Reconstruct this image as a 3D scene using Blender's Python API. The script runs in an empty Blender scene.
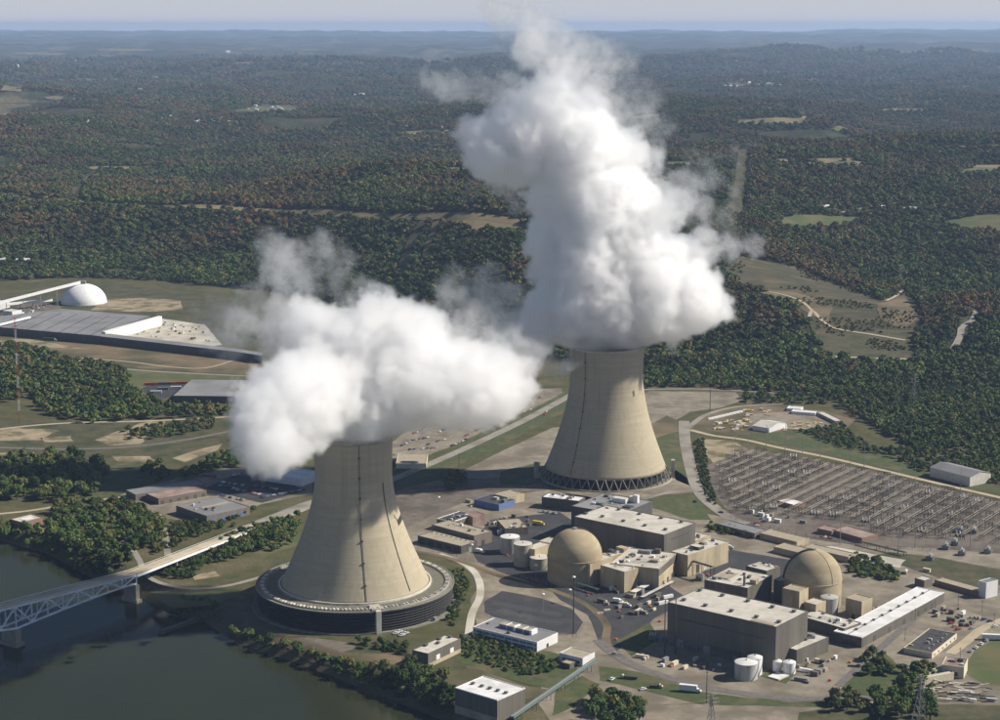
import bpy, math, random
import numpy as np

random.seed(7)
rng = np.random.default_rng(7)
S = bpy.context.scene
COL = S.collection

# ------------------------------------------------------------------ camera, sky, sun, exposure
H, F, HORIZON = 510.0, 1830.0, 25.0              # camera height, focal length in photo pixels, row of the true horizon
PITCH = math.atan((360.0 - HORIZON) / F)
cd = bpy.data.cameras.new('camera'); cam = bpy.data.objects.new('camera', cd); COL.objects.link(cam)
cam.location = (0, 0, H); cam.rotation_euler = (math.pi / 2 - PITCH, 0, 0)
cd.sensor_width = 36.0; cd.lens = F / 1000.0 * 36.0; cd.clip_start = 1.0; cd.clip_end = 300000.0
S.camera = cam

SUN_EL, SUN_AZ = math.radians(38), math.radians(6)   # azimuth from +X towards +Y
W = bpy.data.worlds.new('World'); S.world = W; W.use_nodes = True
nt = W.node_tree; bg = nt.nodes['Background']
sky = nt.nodes.new('ShaderNodeTexSky'); sky.sky_type = 'NISHITA'; sky.sun_disc = False
sky.sun_elevation = SUN_EL; sky.sun_rotation = math.pi / 2 - SUN_AZ
sky.altitude = 300; sky.air_density = 0.8; sky.dust_density = 0.3; sky.ozone_density = 3.0
# the milky band that hazy air leaves all round the horizon
tcw = nt.nodes.new('ShaderNodeTexCoord'); spw = nt.nodes.new('ShaderNodeSeparateXYZ'); nt.links.new(tcw.outputs['Generated'], spw.inputs[0])
mrw = nt.nodes.new('ShaderNodeMapRange'); mrw.interpolation_type = 'SMOOTHSTEP'; mrw.inputs[1].default_value = -.02; mrw.inputs[2].default_value = .11; mrw.inputs[3].default_value = 1.0; mrw.inputs[4].default_value = 0.0
nt.links.new(spw.outputs[2], mrw.inputs[0])
mxw = nt.nodes.new('ShaderNodeMix'); mxw.data_type = 'RGBA'; nt.links.new(mrw.outputs[0], mxw.inputs['Factor']); nt.links.new(sky.outputs[0], mxw.inputs['A']); mxw.inputs['B'].default_value = (8.6, 8.75, 9.6, 1)
nt.links.new(mxw.outputs['Result'], bg.inputs[0]); bg.inputs[1].default_value = 0.052
sl = bpy.data.lights.new('sun', 'SUN'); sl.energy = 5.0; sl.angle = math.radians(0.5); sl.color = (1.0, 0.93, 0.82)
so = bpy.data.objects.new('sun', sl); COL.objects.link(so)
_d = (math.cos(SUN_EL) * math.cos(SUN_AZ), math.cos(SUN_EL) * math.sin(SUN_AZ), math.sin(SUN_EL))
from mathutils import Vector, Matrix
so.rotation_euler = Vector(_d).to_track_quat('Z', 'Y').to_euler(); so.location = (600, 1600, 900)
S.view_settings.view_transform = 'Standard'; S.view_settings.look = 'None'
S.view_settings.exposure = 0.42; S.view_settings.gamma = 1.0; S.view_settings.use_curve_mapping = False
S.render.engine = 'CYCLES'
cy = S.cycles
cy.max_bounces = 24; cy.diffuse_bounces = 5; cy.glossy_bounces = 2; cy.transmission_bounces = 2; cy.transparent_max_bounces = 8
cy.volume_bounces = 18; cy.use_denoising = True; cy.caustics_reflective = False; cy.caustics_refractive = False
cy.sample_clamp_indirect = 6.0; cy.use_adaptive_sampling = True; cy.adaptive_threshold = 0.02
try: cy.denoiser = 'OPENIMAGEDENOISE'; cy.denoising_input_passes = 'RGB_ALBEDO_NORMAL'
except Exception: pass

# ------------------------------------------------------------------ pixel of the photograph -> point of the place
CP, SP = math.cos(PITCH), math.sin(PITCH)
def ray(u, v):
    a, b = u - 500.0, 360.0 - v
    return (a, F * CP + b * SP, -F * SP + b * CP)
def P(u, v, z=0.0):
    d = ray(u, v); t = (z - H) / d[2]
    return (d[0] * t, d[1] * t, z)
def PY(u, v, Y):
    d = ray(u, v); t = Y / d[1]
    return (d[0] * t, Y, H + d[2] * t)
def proj(x, y, z):
    zz = z - H; fw = y * CP - zz * SP; up = y * SP + zz * CP
    return 500 + F * x / fw, 360 - F * up / fw

def sector(u, v, u0, u1, v0, v1):
    a = ('left', 'middle', 'right')[min(2, max(0, int(3 * (u - u0) / max(1e-6, u1 - u0))))]; b = ('back', '', 'front')[min(2, max(0, int(3 * (v - v0) / max(1e-6, v1 - v0))))]
    return (b + ' ' + a).strip()
# ------------------------------------------------------------------ noise and terrain height
def _hash(ix, iy, seed):
    n = (ix.astype(np.int64) * 374761393 + iy.astype(np.int64) * 668265263 + seed * 974634777) & 0x7fffffff
    n = ((n ^ (n >> 13)) * 1274126177) & 0x7fffffff
    return ((n ^ (n >> 16)) & 0xffff) / 65535.0
def vnoise(x, y, s, seed=0):
    x = np.asarray(x, float) / s; y = np.asarray(y, float) / s
    ix, iy = np.floor(x), np.floor(y); fx, fy = x - ix, y - iy
    fx = fx * fx * fx * (fx * (fx * 6 - 15) + 10); fy = fy * fy * fy * (fy * (fy * 6 - 15) + 10)
    a, b = _hash(ix, iy, seed), _hash(ix + 1, iy, seed); c, d = _hash(ix, iy + 1, seed), _hash(ix + 1, iy + 1, seed)
    return (a + (b - a) * fx) * (1 - fy) + (c + (d - c) * fx) * fy - 0.5
def sstep(a, b, x):
    t = np.clip((x - a) / (b - a), 0, 1); return t * t * (3 - 2 * t)
def inpoly(poly, x, y):
    x = np.asarray(x, float); y = np.asarray(y, float); r = np.zeros(x.shape, bool)
    n = len(poly)
    for i in range(n):
        x0, y0 = poly[i][:2]; x1, y1 = poly[(i + 1) % n][:2]
        if y0 == y1: continue
        c = ((y0 > y) != (y1 > y)) & (x < (x1 - x0) * (y - y0) / (y1 - y0) + x0)
        r ^= c
    return r
def polydist(poly, x, y):
    x = np.asarray(x, float); y = np.asarray(y, float); d = np.full(x.shape, 1e9)
    n = len(poly)
    for i in range(n):
        x0, y0 = poly[i][:2]; x1, y1 = poly[(i + 1) % n][:2]
        dx, dy = x1 - x0, y1 - y0; L = dx * dx + dy * dy + 1e-9
        t = np.clip(((x - x0) * dx + (y - y0) * dy) / L, 0, 1)
        d = np.minimum(d, np.hypot(x - x0 - t * dx, y - y0 - t * dy))
    return d

WATER = -12.0
SHORE = [(-420, 470), (-120, 520), (0, 541), (45, 553), (85, 575), (122, 590), (152, 603), (172, 616), (204, 622), (228, 638), (262, 652),
         (300, 664), (345, 682), (395, 702), (432, 716), (470, 735), (560, 800), (600, 1100), (-700, 1100)]
SHORE_W = [P(u, v, WATER) for u, v in SHORE]
_fs = np.array([-.6, -.27, -.14, -.06, .02, .06, .09, .6]); _fy = np.array([3620, 3560, 3540, 3250, 2760, 2640, 2590, 2560.])
_fw = np.array([900, 760, 720, 760, 900, 1050, 1150, 1300.]); _fz = np.array([92, 92, 90, 88, 92, 105, 112, 112.])
def terrain(x, y):
    x = np.asarray(x, float); y = np.asarray(y, float)
    s = x / np.maximum(y, 1.0)
    foot = np.interp(s, _fs, _fy) + 110 * vnoise(x, y, 420, 3); wid = np.interp(s, _fs, _fw); top = np.interp(s, _fs, _fz)
    t = sstep(0, 1, (y - foot) / wid)
    far = sstep(5000, 16000, y)
    roll = 140 * vnoise(x, y, 900, 5) + 50 * vnoise(x, y, 380, 6) + 12 * vnoise(x, y, 160, 8) + 130 * vnoise(x * .6, y, 2600, 9)
    roll = roll + far * (55 * vnoise(x * .5, y, 4200, 12) + 40 * vnoise(x * .4, y, 9000, 13))
    h = t * (top + roll) - far * 15
    h = h + 170 * sstep(16000, 62000, y)
    near = (y < 2400) & (s < .12)
    if np.any(near):
        d = polydist(SHORE_W, x, y); ins = inpoly(SHORE_W, x, y)
        sd = np.where(ins, -d, d)
        bank = -15 + 15 * sstep(-8, 22, sd)
        h = np.where(near, np.minimum(h, 0) + bank, h)
    return h
def T(u, v):
    """the point of the terrain seen at a pixel of the photograph"""
    d = np.array(ray(u, v)); d = d / d[1]
    ys = np.concatenate([np.arange(900, 9000, 4.0), np.geomspace(9000, 110000, 1500)])
    z = H + d[2] * ys; hh = terrain(d[0] * ys, ys)
    k = np.argmax(z < hh)
    if z[k] >= hh[k]: k = len(ys) - 1
    return (d[0] * ys[k], ys[k], float(hh[k]))

# ------------------------------------------------------------------ mesh and object helpers
def link(o, parent=None):
    COL.objects.link(o)
    if parent is not None: o.parent = parent
    return o
def tag(o, label=None, cat=None, group=None, kind=None):
    if label: o['label'] = label
    if cat: o['category'] = cat
    if group: o['group'] = group
    if kind: o['kind'] = kind
    return o
def empty(name, loc=(0, 0, 0), rz=0.0, label=None, cat=None, group=None):
    o = bpy.data.objects.new(name, None); o.empty_display_size = 0.5; link(o)
    o.location = loc; o.rotation_euler = (0, 0, rz)
    return tag(o, label, cat, group)
class MB:
    def __init__(self): self.v = []; self.f = []; self.m = []
    def add(self, vs, fs, m=0):
        k = len(self.v); self.v += [tuple(p) for p in vs]; self.f += [tuple(i + k for i in f) for f in fs]; self.m += [m] * len(fs)
        return self
    def prism(self, poly, z0, z1, m=0, mtop=None, top=True, bottom=True):
        n = len(poly); A = sum(poly[i][0] * poly[(i + 1) % n][1] - poly[(i + 1) % n][0] * poly[i][1] for i in range(n))
        if A < 0: poly = list(reversed(poly))
        k = len(self.v)
        self.v += [(p[0], p[1], z0) for p in poly] + [(p[0], p[1], z1) for p in poly]
        for i in range(n):
            j = (i + 1) % n; self.f.append((k + i, k + j, k + n + j, k + n + i)); self.m.append(m)
        if top: self.f.append(tuple(k + n + i for i in range(n))); self.m.append(m if mtop is None else mtop)
        if bottom: self.f.append(tuple(k + i for i in reversed(range(n)))); self.m.append(m)
        return self
    def box(self, c, s, rz=0.0, m=0, mtop=None):
        """centre of the base, size"""
        ca, sa = math.cos(rz), math.sin(rz); x, y = s[0] / 2, s[1] / 2
        poly = [(c[0] + a * ca - b * sa, c[1] + a * sa + b * ca) for a, b in ((-x, -y), (x, -y), (x, y), (-x, y))]
        return self.prism(poly, c[2], c[2] + s[2], m, mtop)
    def bar(self, a, b, r, n=4, m=0):
        a, b = Vector(a), Vector(b); d = (b - a)
        if d.length < 1e-6: return self
        q = d.to_track_quat('Z', 'Y'); k = len(self.v)
        for p in (a, b):
            for i in range(n):
                t = 2 * math.pi * (i + .5) / n; self.v.append(tuple(p + q @ Vector((r * math.cos(t), r * math.sin(t), 0))))
        for i in range(n):
            j = (i + 1) % n; self.f.append((k + i, k + j, k + n + j, k + n + i)); self.m.append(m)
        self.f += [tuple(k + i for i in reversed(range(n))), tuple(k + n + i for i in range(n))]; self.m += [m, m]
        return self
    def lathe(self, prof, n=32, c=(0, 0), m=0, capt=True, capb=True, closed=False):
        k = len(self.v); L = len(prof)
        for r, z in prof:
            for i in range(n):
                t = 2 * math.pi * i / n; self.v.append((c[0] + r * math.cos(t), c[1] + r * math.sin(t), z))
        for a in range(L if closed else L - 1):
            b = (a + 1) % L
            for i in range(n):
                j = (i + 1) % n; self.f.append((k + a * n + i, k + a * n + j, k + b * n + j, k + b * n + i)); self.m.append(m)
        if not closed:
            if capb: self.f.append(tuple(k + i for i in reversed(range(n)))); self.m.append(m)
            if capt: self.f.append(tuple(k + (L - 1) * n + i for i in range(n))); self.m.append(m)
        return self
    def mesh(self, name, mats, smooth=False):
        me = bpy.data.meshes.new(name); me.from_pydata(self.v, [], self.f)
        for mm in (mats if isinstance(mats, (list, tuple)) else [mats]): me.materials.append(mm)
        me.polygons.foreach_set('material_index', self.m)
        if smooth: me.polygons.foreach_set('use_smooth', [True] * len(self.f))
        me.update(); return me
    def build(self, name, mats, parent=None, smooth=False, loc=None):
        o = bpy.data.objects.new(name, self.mesh(name, mats, smooth)); link(o, parent)
        if loc is not None: o.location = loc
        return o

# ------------------------------------------------------------------ materials
def mat(name, c1, c2=None, scale=0.2, rough=0.85, bump=0.0, c3=None, scale3=0.02, detail=5.0, metal=0.0, spec=0.3, lo=.35, hi=.65, lo3=.45, hi3=.62, stretch=None, coord='pos'):
    m = bpy.data.materials.new(name); m.use_nodes = True; t = m.node_tree; n = t.nodes; b = n['Principled BSDF']
    b.inputs['Roughness'].default_value = rough; b.inputs['Metallic'].default_value = metal; b.inputs['Specular IOR Level'].default_value = spec
    if c2 is None:
        b.inputs['Base Color'].default_value = (*c1, 1); return m
    if coord == 'pos': pos = n.new('ShaderNodeNewGeometry').outputs['Position']
    else: pos = n.new('ShaderNodeTexCoord').outputs['Object']
    if stretch:
        mp = n.new('ShaderNodeMapping'); mp.inputs['Scale'].default_value = stretch; t.links.new(pos, mp.inputs[0]); pos = mp.outputs[0]
    def noise(sc, det):
        q = n.new('ShaderNodeTexNoise'); q.inputs['Scale'].default_value = sc; q.inputs['Detail'].default_value = det; q.inputs['Roughness'].default_value = .6
        t.links.new(pos, q.inputs['Vector']); return q
    def ramp(src, a, c):
        r = n.new('ShaderNodeMapRange'); r.inputs[1].default_value = a; r.inputs[2].default_value = c; t.links.new(src, r.inputs[0]); return r.outputs[0]
    q = noise(scale, detail)
    mx = n.new('ShaderNodeMix'); mx.data_type = 'RGBA'; mx.inputs['A'].default_value = (*c1, 1); mx.inputs['B'].default_value = (*c2, 1)
    t.links.new(ramp(q.outputs[0], lo, hi), mx.inputs['Factor']); out = mx.outputs['Result']
    if c3 is not None:
        q3 = noise(scale3, 4.0); m3 = n.new('ShaderNodeMix'); m3.data_type = 'RGBA'; m3.inputs['B'].default_value = (*c3, 1)
        t.links.new(out, m3.inputs['A']); t.links.new(ramp(q3.outputs[0], lo3, hi3), m3.inputs['Factor']); out = m3.outputs['Result']
    t.links.new(out, b.inputs['Base Color'])
    if bump:
        bp = n.new('ShaderNodeBump'); bp.inputs['Strength'].default_value = min(1.0, bump); bp.inputs['Distance'].default_value = 0.4 * bump / scale
        t.links.new(q.outputs[0], bp.inputs['Height']); t.links.new(bp.outputs[0], b.inputs['Normal'])
    return m
# ------------------------------------------------------------------ ground, hills, river
def terrain_material():
    m = bpy.data.materials.new('terrain'); m.use_nodes = True; t = m.node_tree; n = t.nodes; b = n['Principled BSDF']
    b.inputs['Roughness'].default_value = 1.0; b.inputs['Specular IOR Level'].default_value = 0.1
    pos = n.new('ShaderNodeNewGeometry').outputs['Position']
    sep = n.new('ShaderNodeSeparateXYZ'); t.links.new(pos, sep.inputs[0])
    def noise(sc, det=4.0, ro=.55):
        q = n.new('ShaderNodeTexNoise'); q.inputs['Scale'].default_value = sc; q.inputs['Detail'].default_value = det; q.inputs['Roughness'].default_value = ro
        t.links.new(pos, q.inputs['Vector']); return q.outputs[0]
    def rng_(src, a, c):
        r = n.new('ShaderNodeMapRange'); r.inputs[1].default_value = a; r.inputs[2].default_value = c; t.links.new(src, r.inputs[0]); return r.outputs[0]
    def mix(f, A, B):
        x = n.new('ShaderNodeMix'); x.data_type = 'RGBA'
        for s_, k in ((A, 'A'), (B, 'B')):
            if isinstance(s_, tuple): x.inputs[k].default_value = (*s_, 1)
            else: t.links.new(s_, x.inputs[k])
        if isinstance(f, float): x.inputs['Factor'].default_value = f
        else: t.links.new(f, x.inputs['Factor'])
        return x.outputs['Result']
    def mul(a, c):
        x = n.new('ShaderNodeMath'); x.operation = 'MULTIPLY'; t.links.new(a, x.inputs[0]); t.links.new(c, x.inputs[1]); return x.outputs[0]
    grass = mix(rng_(noise(.05), .35, .65), (.060, .066, .028), (.125, .108, .054))
    grass = mix(rng_(noise(.012), .5, .68), grass, (.17, .14, .085))
    grass = mix(rng_(noise(.3, 3), .3, .8), grass, (.06, .065, .03))
    wood = mix(rng_(noise(.02, 6, .7), .35, .65), (.034, .044, .020), (.070, .075, .034))
    wood = mix(rng_(noise(.004, 5, .65), .5, .66), wood, (.105, .080, .044))
    wood = mix(rng_(noise(.0028, 8, .75), .40, .56), (.022, .030, .018), wood)
    wood = mix(rng_(noise(.0014, 5, .65), .57, .61), wood, (.12, .11, .058))         # hay fields between the woods
    wood = mix(mul(rng_(noise(.0007, 3), .56, .62), rng_(noise(.02, 3, .8), .58, .66)), wood, (.30, .28, .26))   # far settlements
    zz = rng_(sep.outputs[2], 2.0, 16.0)
    mud = mix(rng_(sep.outputs[2], -11.9, -9.5), (.09, .08, .055), grass)
    t.links.new(mix(zz, mud, wood), b.inputs['Base Color'])
    bp = n.new('ShaderNodeBump'); bp.inputs['Strength'].default_value = 0.9; bp.inputs['Distance'].default_value = 9.0
    t.links.new(mul(noise(.05, 5, .7), zz), bp.inputs['Height']); t.links.new(bp.outputs[0], b.inputs['Normal'])
    return m
def build_terrain():
    ys = np.concatenate([np.arange(560, 1180, 40.0), np.arange(1180, 2200, 6.0), np.arange(2200, 5600, 11.0), np.geomspace(5600, 68000, 300)])
    ss = np.linspace(-.44, .44, 331)
    Y, Sx = np.meshgrid(ys, ss, indexing='ij'); X = Y * Sx; Z = terrain(X, Y)
    Z = Z + sstep(5000, 9000, Y) * 9 * vnoise(X, Y, 60, 21) + sstep(6000, 12000, Y) * 16 * vnoise(X, Y, 140, 22)
    nr, nc = X.shape
    me = bpy.data.meshes.new('ground'); V = np.stack([X, Y, Z], -1).reshape(-1, 3)
    i = np.arange((nr - 1))[:, None] * nc + np.arange(nc - 1)[None]
    Fq = np.stack([i, i + 1, i + nc + 1, i + nc], -1).reshape(-1, 4)
    me.vertices.add(len(V)); me.vertices.foreach_set('co', V.ravel())
    me.loops.add(Fq.size); me.loops.foreach_set('vertex_index', Fq.ravel())
    me.polygons.add(len(Fq)); me.polygons.foreach_set('loop_start', np.arange(0, Fq.size, 4)); me.polygons.foreach_set('loop_total', np.full(len(Fq), 4))
    me.polygons.foreach_set('use_smooth', np.ones(len(Fq), bool)); me.update(calc_edges=True)
    me.materials.append(terrain_material())
    return tag(link(bpy.data.objects.new('ground', me)), kind='structure')
build_terrain()

def water_material():
    m = bpy.data.materials.new('river_water'); m.use_nodes = True; t = m.node_tree; n = t.nodes; b = n['Principled BSDF']
    b.inputs['Base Color'].default_value = (.036, .042, .027, 1); b.inputs['Roughness'].default_value = .12; b.inputs['IOR'].default_value = 1.33; b.inputs['Specular IOR Level'].default_value = .18
    pos = n.new('ShaderNodeNewGeometry').outputs['Position']
    q = n.new('ShaderNodeTexNoise'); q.inputs['Scale'].default_value = .35; q.inputs['Detail'].default_value = 5; t.links.new(pos, q.inputs['Vector'])
    bp = n.new('ShaderNodeBump'); bp.inputs['Strength'].default_value = .25; bp.inputs['Distance'].default_value = .35
    t.links.new(q.outputs[0], bp.inputs['Height']); t.links.new(bp.outputs[0], b.inputs['Normal'])
    q2 = n.new('ShaderNodeTexNoise'); q2.inputs['Scale'].default_value = .012; q2.inputs['Detail'].default_value = 4; t.links.new(pos, q2.inputs['Vector'])
    mx = n.new('ShaderNodeMix'); mx.data_type = 'RGBA'; mx.inputs['A'].default_value = (.019, .023, .011, 1); mx.inputs['B'].default_value = (.030, .035, .017, 1)
    t.links.new(q2.outputs[0], mx.inputs['Factor']); t.links.new(mx.outputs['Result'], b.inputs['Base Color'])
    return m
w_ = MB(); w_.add([(-950, 560, WATER), (330, 560, WATER), (330, 1950, WATER), (-950, 1950, WATER)], [(0, 1, 2, 3)])
tag(w_.build('river', water_material()), kind='structure')

# ------------------------------------------------------------------ the two cooling towers
CONC = None
def concrete_shell():
    m = bpy.data.materials.new('cooling_tower_concrete'); m.use_nodes = True; t = m.node_tree; n = t.nodes; b = n['Principled BSDF']
    b.inputs['Roughness'].default_value = .9; b.inputs['Specular IOR Level'].default_value = .2
    tc = n.new('ShaderNodeTexCoord').outputs['Object']
    mp = n.new('ShaderNodeMapping'); mp.inputs['Scale'].default_value = (.02, .02, .35); t.links.new(tc, mp.inputs[0])
    q = n.new('ShaderNodeTexNoise'); q.inputs['Scale'].default_value = 1.0; q.inputs['Detail'].default_value = 6; q.inputs['Roughness'].default_value = .7; t.links.new(mp.outputs[0], q.inputs['Vector'])
    mp2 = n.new('ShaderNodeMapping'); mp2.inputs['Scale'].default_value = (.25, .25, .012); t.links.new(tc, mp2.inputs[0])
    q2 = n.new('ShaderNodeTexNoise'); q2.inputs['Scale'].default_value = 1.0; q2.inputs['Detail'].default_value = 4; t.links.new(mp2.outputs[0], q2.inputs['Vector'])
    w = n.new('ShaderNodeTexWave'); w.bands_direction = 'Z'; w.inputs['Scale'].default_value = .2; w.inputs['Distortion'].default_value = 0.6; w.inputs['Detail'].default_value = 2; t.links.new(tc, w.inputs['Vector'])
    def mix(f, A, B, a=.3, c=.7):
        r = n.new('ShaderNodeMapRange'); r.inputs[1].default_value = a; r.inputs[2].default_value = c; t.links.new(f, r.inputs[0])
        x = n.new('ShaderNodeMix'); x.data_type = 'RGBA'; t.links.new(r.outputs[0], x.inputs['Factor'])
        for s_, k in ((A, 'A'), (B, 'B')):
            if isinstance(s_, tuple): x.inputs[k].default_value = (*s_, 1)
            else: t.links.new(s_, x.inputs[k])
        return x.outputs['Result']
    base = mix(q.outputs[0], (.345, .30, .21), (.425, .375, .275))
    base = mix(q2.outputs[0], base, (.305, .262, .185), .52, .85)
    dark = mix(w.outputs['Fac'], base, (.325, .28, .195), .86, 1.0)
    t.links.new(dark, b.inputs['Base Color'])
    bp = n.new('ShaderNodeBump'); bp.inputs['Strength'].default_value = .5; bp.inputs['Distance'].default_value = .3
    t.links.new(q.outputs[0], bp.inputs['Height']); t.links.new(bp.outputs[0], b.inputs['Normal'])
    return m
M = {}
M['shell'] = concrete_shell()
M['concrete'] = mat('concrete', (.34, .31, .25), (.44, .41, .34), .15, .9, .2, (.26, .24, .2), .03)
M['concrete_light'] = mat('pale_concrete', (.5, .47, .4), (.62, .59, .52), .2, .9, .1)
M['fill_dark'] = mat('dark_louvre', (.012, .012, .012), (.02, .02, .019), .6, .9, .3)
M['steel'] = mat('grey_steel', (.2, .2, .2), (.28, .28, .27), .5, .6)
M['steel_dark'] = mat('dark_steel', (.05, .05, .05), (.08, .075, .07), .5, .6)
M['white'] = mat('white_paint', (.68, .68, .67), (.8, .8, .79), .3, .6)
M['siding_dark0'] = mat('black_louvre', (.028, .027, .025), (.04, .038, .035), .5, .9)
M['deck_brown'] = mat('brown_deck', (.12, .115, .085), (.16, .15, .115), .2, .9)
M['steam_grey'] = mat('weathered_deck_shaded_leg', (.16, .155, .13), (.23, .22, .18), .2, .9)

def shell_profile(Ht, r0, rt, zt, rtop, z0, n=44):
    out = []
    for i in range(n + 1):
        z = z0 + (Ht - z0) * i / n
        if z < zt: b = (zt - z0) / math.sqrt((r0 / rt) ** 2 - 1)
        else: b = (Ht - zt) / math.sqrt((rtop / rt) ** 2 - 1)
        out.append((rt * math.sqrt(1 + ((z - zt) / b) ** 2), z))
    return out
def shell_mesh(prof, th=.9, n=120):
    inner = [(r - th, z) for r, z in reversed(prof)]
    return MB().lathe(prof + inner, n, closed=True)
def radius_at(prof, z):
    return float(np.interp(z, [p[1] for p in prof], [p[0] for p in prof]))
def meridian_ladder(prof, th, z0, z1, name, parent, r=.27, out=.45, platforms=True):
    """an inspection ladder that follows the shell from base to rim"""
    mb = MB(); N = 30
    pts = [((radius_at(prof, z0 + (z1 - z0) * i / N) + out) * math.cos(th), (radius_at(prof, z0 + (z1 - z0) * i / N) + out) * math.sin(th), z0 + (z1 - z0) * i / N) for i in range(N + 1)]
    for a, b in zip(pts, pts[1:]): mb.bar(a, b, r, 4)
    o = mb.build(name, M['steel_dark'], parent)
    if platforms:
        for i in range(3, N, 4):
            p = pts[i]; MB().box((p[0], p[1], p[2]), (1.6, 2.0, .8), th).build('platform', M['steel_dark'], o)
    return o

# near tower: hyperboloid on a wide annular cross-flow fill ring
c1 = P(355.5, 602); TN = (c1[0], c1[1])
near = empty('cooling_tower', (TN[0], TN[1], 0), 0, 'near cooling tower on a wide dark ring of louvres beside the river', 'cooling tower')
HT = 153.5; DZ = 19.0             # rim height, top of the fill ring
prof1 = shell_profile(HT, 67.0, 34.2, 122.0, 34.9, DZ - .6)
shell_mesh(prof1).build('shell', M['shell'], near, True)
MB().lathe([(34.9, HT - 1.5), (35.9, HT - 1.5), (35.9, HT + .6), (33.6, HT + .6), (33.6, HT - 1.5)], 96, closed=True).build('rim', M['concrete'], near)
R2 = 89.0
ring = MB().lathe([(66, 0.05), (R2 - 3.5, 0.05), (R2 - 1.8, DZ - .8), (66, DZ - .8)], 96, closed=True).build('fill_ring', M['fill_dark'], near)
for k in range(96):     # louvre posts round the fill ring
    t = 2 * math.pi * k / 96; a, b_ = (R2 - 3.2) * math.cos(t), (R2 - 3.2) * math.sin(t)
    MB().bar((a, b_, .1), (a * 1.018, b_ * 1.018, DZ - .8), .3, 4).build('louvre_post', M['fill_dark'], ring)
for z in (2.4, 4.8, 7.2, 9.6, 12.0, 14.4, 16.8):
    r_ = R2 - 3.3 + z * .09
    MB().lathe([(r_, z), (r_ + .9, z - .6), (r_ + .9, z - .4), (r_, z + .25)], 96, closed=True).build('louvre', M['siding_dark0'], ring)
deck = MB().lathe([(64.5, DZ - .75), (R2, DZ - .75), (R2, DZ + .4), (R2 - .8, DZ + .4), (R2 - .8, DZ - .1), (64.5, DZ - .1)], 96, closed=True).build('deck', M['steam_grey'], near)
MB().lathe([(70, DZ - .08), (79, DZ - .08), (79, DZ), (70, DZ)], 96, closed=True).build('deck_panel', M['deck_brown'], deck)
MB().lathe([(81, DZ - .05), (84.6, DZ - .05), (84.6, DZ + 1.1), (81, DZ + 1.1)], 96, closed=True).build('water_flume', M['concrete'], deck)
for k in range(150):
    t = 2 * math.pi * k / 150
    MB().box((82.8 * math.cos(t), 82.8 * math.sin(t), DZ + 1.12), (3.0, 1.1, .9), t).build('flume_cover', M['concrete_light'] if k % 3 else M['steel'], deck)
MB().lathe([(67.0, DZ - .05), (68.3, DZ - .05), (68.3, DZ + 1.6), (67.0, DZ + 1.6)], 96, closed=True).build('base_beam', M['concrete_light'], near)
MB().lathe([(R2 - 3, -.5), (R2 + 3.4, -.5), (R2 + 3.4, 1.1), (R2 + 2.6, 1.1), (R2 + 2.6, .3), (R2 - 3, .3)], 96, closed=True).build('basin_kerb', M['steam_grey'], near)
meridian_ladder(prof1, math.radians(-77), DZ + 1, HT, 'ladder', near)
meridian_ladder(prof1, math.radians(-38), DZ + 4, 116, 'conductor_rail', near, .3, .4, False)
st = math.radians(-73)
MB().box(((R2 + 1.6) * math.cos(st), (R2 + 1.6) * math.sin(st), .1), (4.2, 4.4, DZ + 1.2), st).build('stair_tower', M['concrete_light'], near)
MB().box(((R2 - 9) * math.cos(st), (R2 - 9) * math.sin(st), DZ), (14, 9, 1.6), st).build('stair_landing', M['concrete'], near)

# far tower: hyperboloid on a ring of slanting legs
c2 = P(605.5, 476); TF = (c2[0], c2[1])
farT = empty('cooling_tower', (TF[0], TF[1], 0), 0, 'far cooling tower standing on a ring of slanted concrete legs', 'cooling tower')
prof2 = shell_profile(152.0, 69.5, 41.5, 122.0, 42.8, 12.0)
shell_mesh(prof2).build('shell', M['shell'], farT, True)
MB().lathe([(42.8, 150.5), (43.8, 150.5), (43.8, 152.6), (41.5, 152.6), (41.5, 150.5)], 96, closed=True).build('rim', M['concrete'], farT)
NL = 44
for k in range(NL):
    t0 = 2 * math.pi * k / NL
    for dt in (-.5, .5):
        t1 = t0 + dt * 2 * math.pi / NL * .92
        MB().bar((74.6 * math.cos(t0), 74.6 * math.sin(t0), .4), (69.2 * math.cos(t1), 69.2 * math.sin(t1), 12.6), .62, 4).build('leg', M['steam_grey'], farT)  # darker than plain concrete: the shade on the legs is in their colour
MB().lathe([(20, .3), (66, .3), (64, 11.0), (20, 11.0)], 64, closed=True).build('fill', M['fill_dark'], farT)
MB().lathe([(72, .1), (76.5, .1), (76.5, 1.6), (75.7, 1.6), (75.7, .5), (72, .5)], 96, closed=True).build('basin_kerb', M['concrete'], farT)
meridian_ladder(prof2, math.radians(-128), 14, 152, 'ladder', farT, .28)
sx = math.radians(-6)
MB().box((77 * math.cos(sx), 77 * math.sin(sx), .1), (4, 6, 21), sx).build('stair_tower', M['concrete'], farT)
sx = math.radians(186)
MB().box((80 * math.cos(sx), 80 * math.sin(sx), .1), (5, 7, 18), sx).build('stair_tower', M['concrete'], farT)
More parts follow.
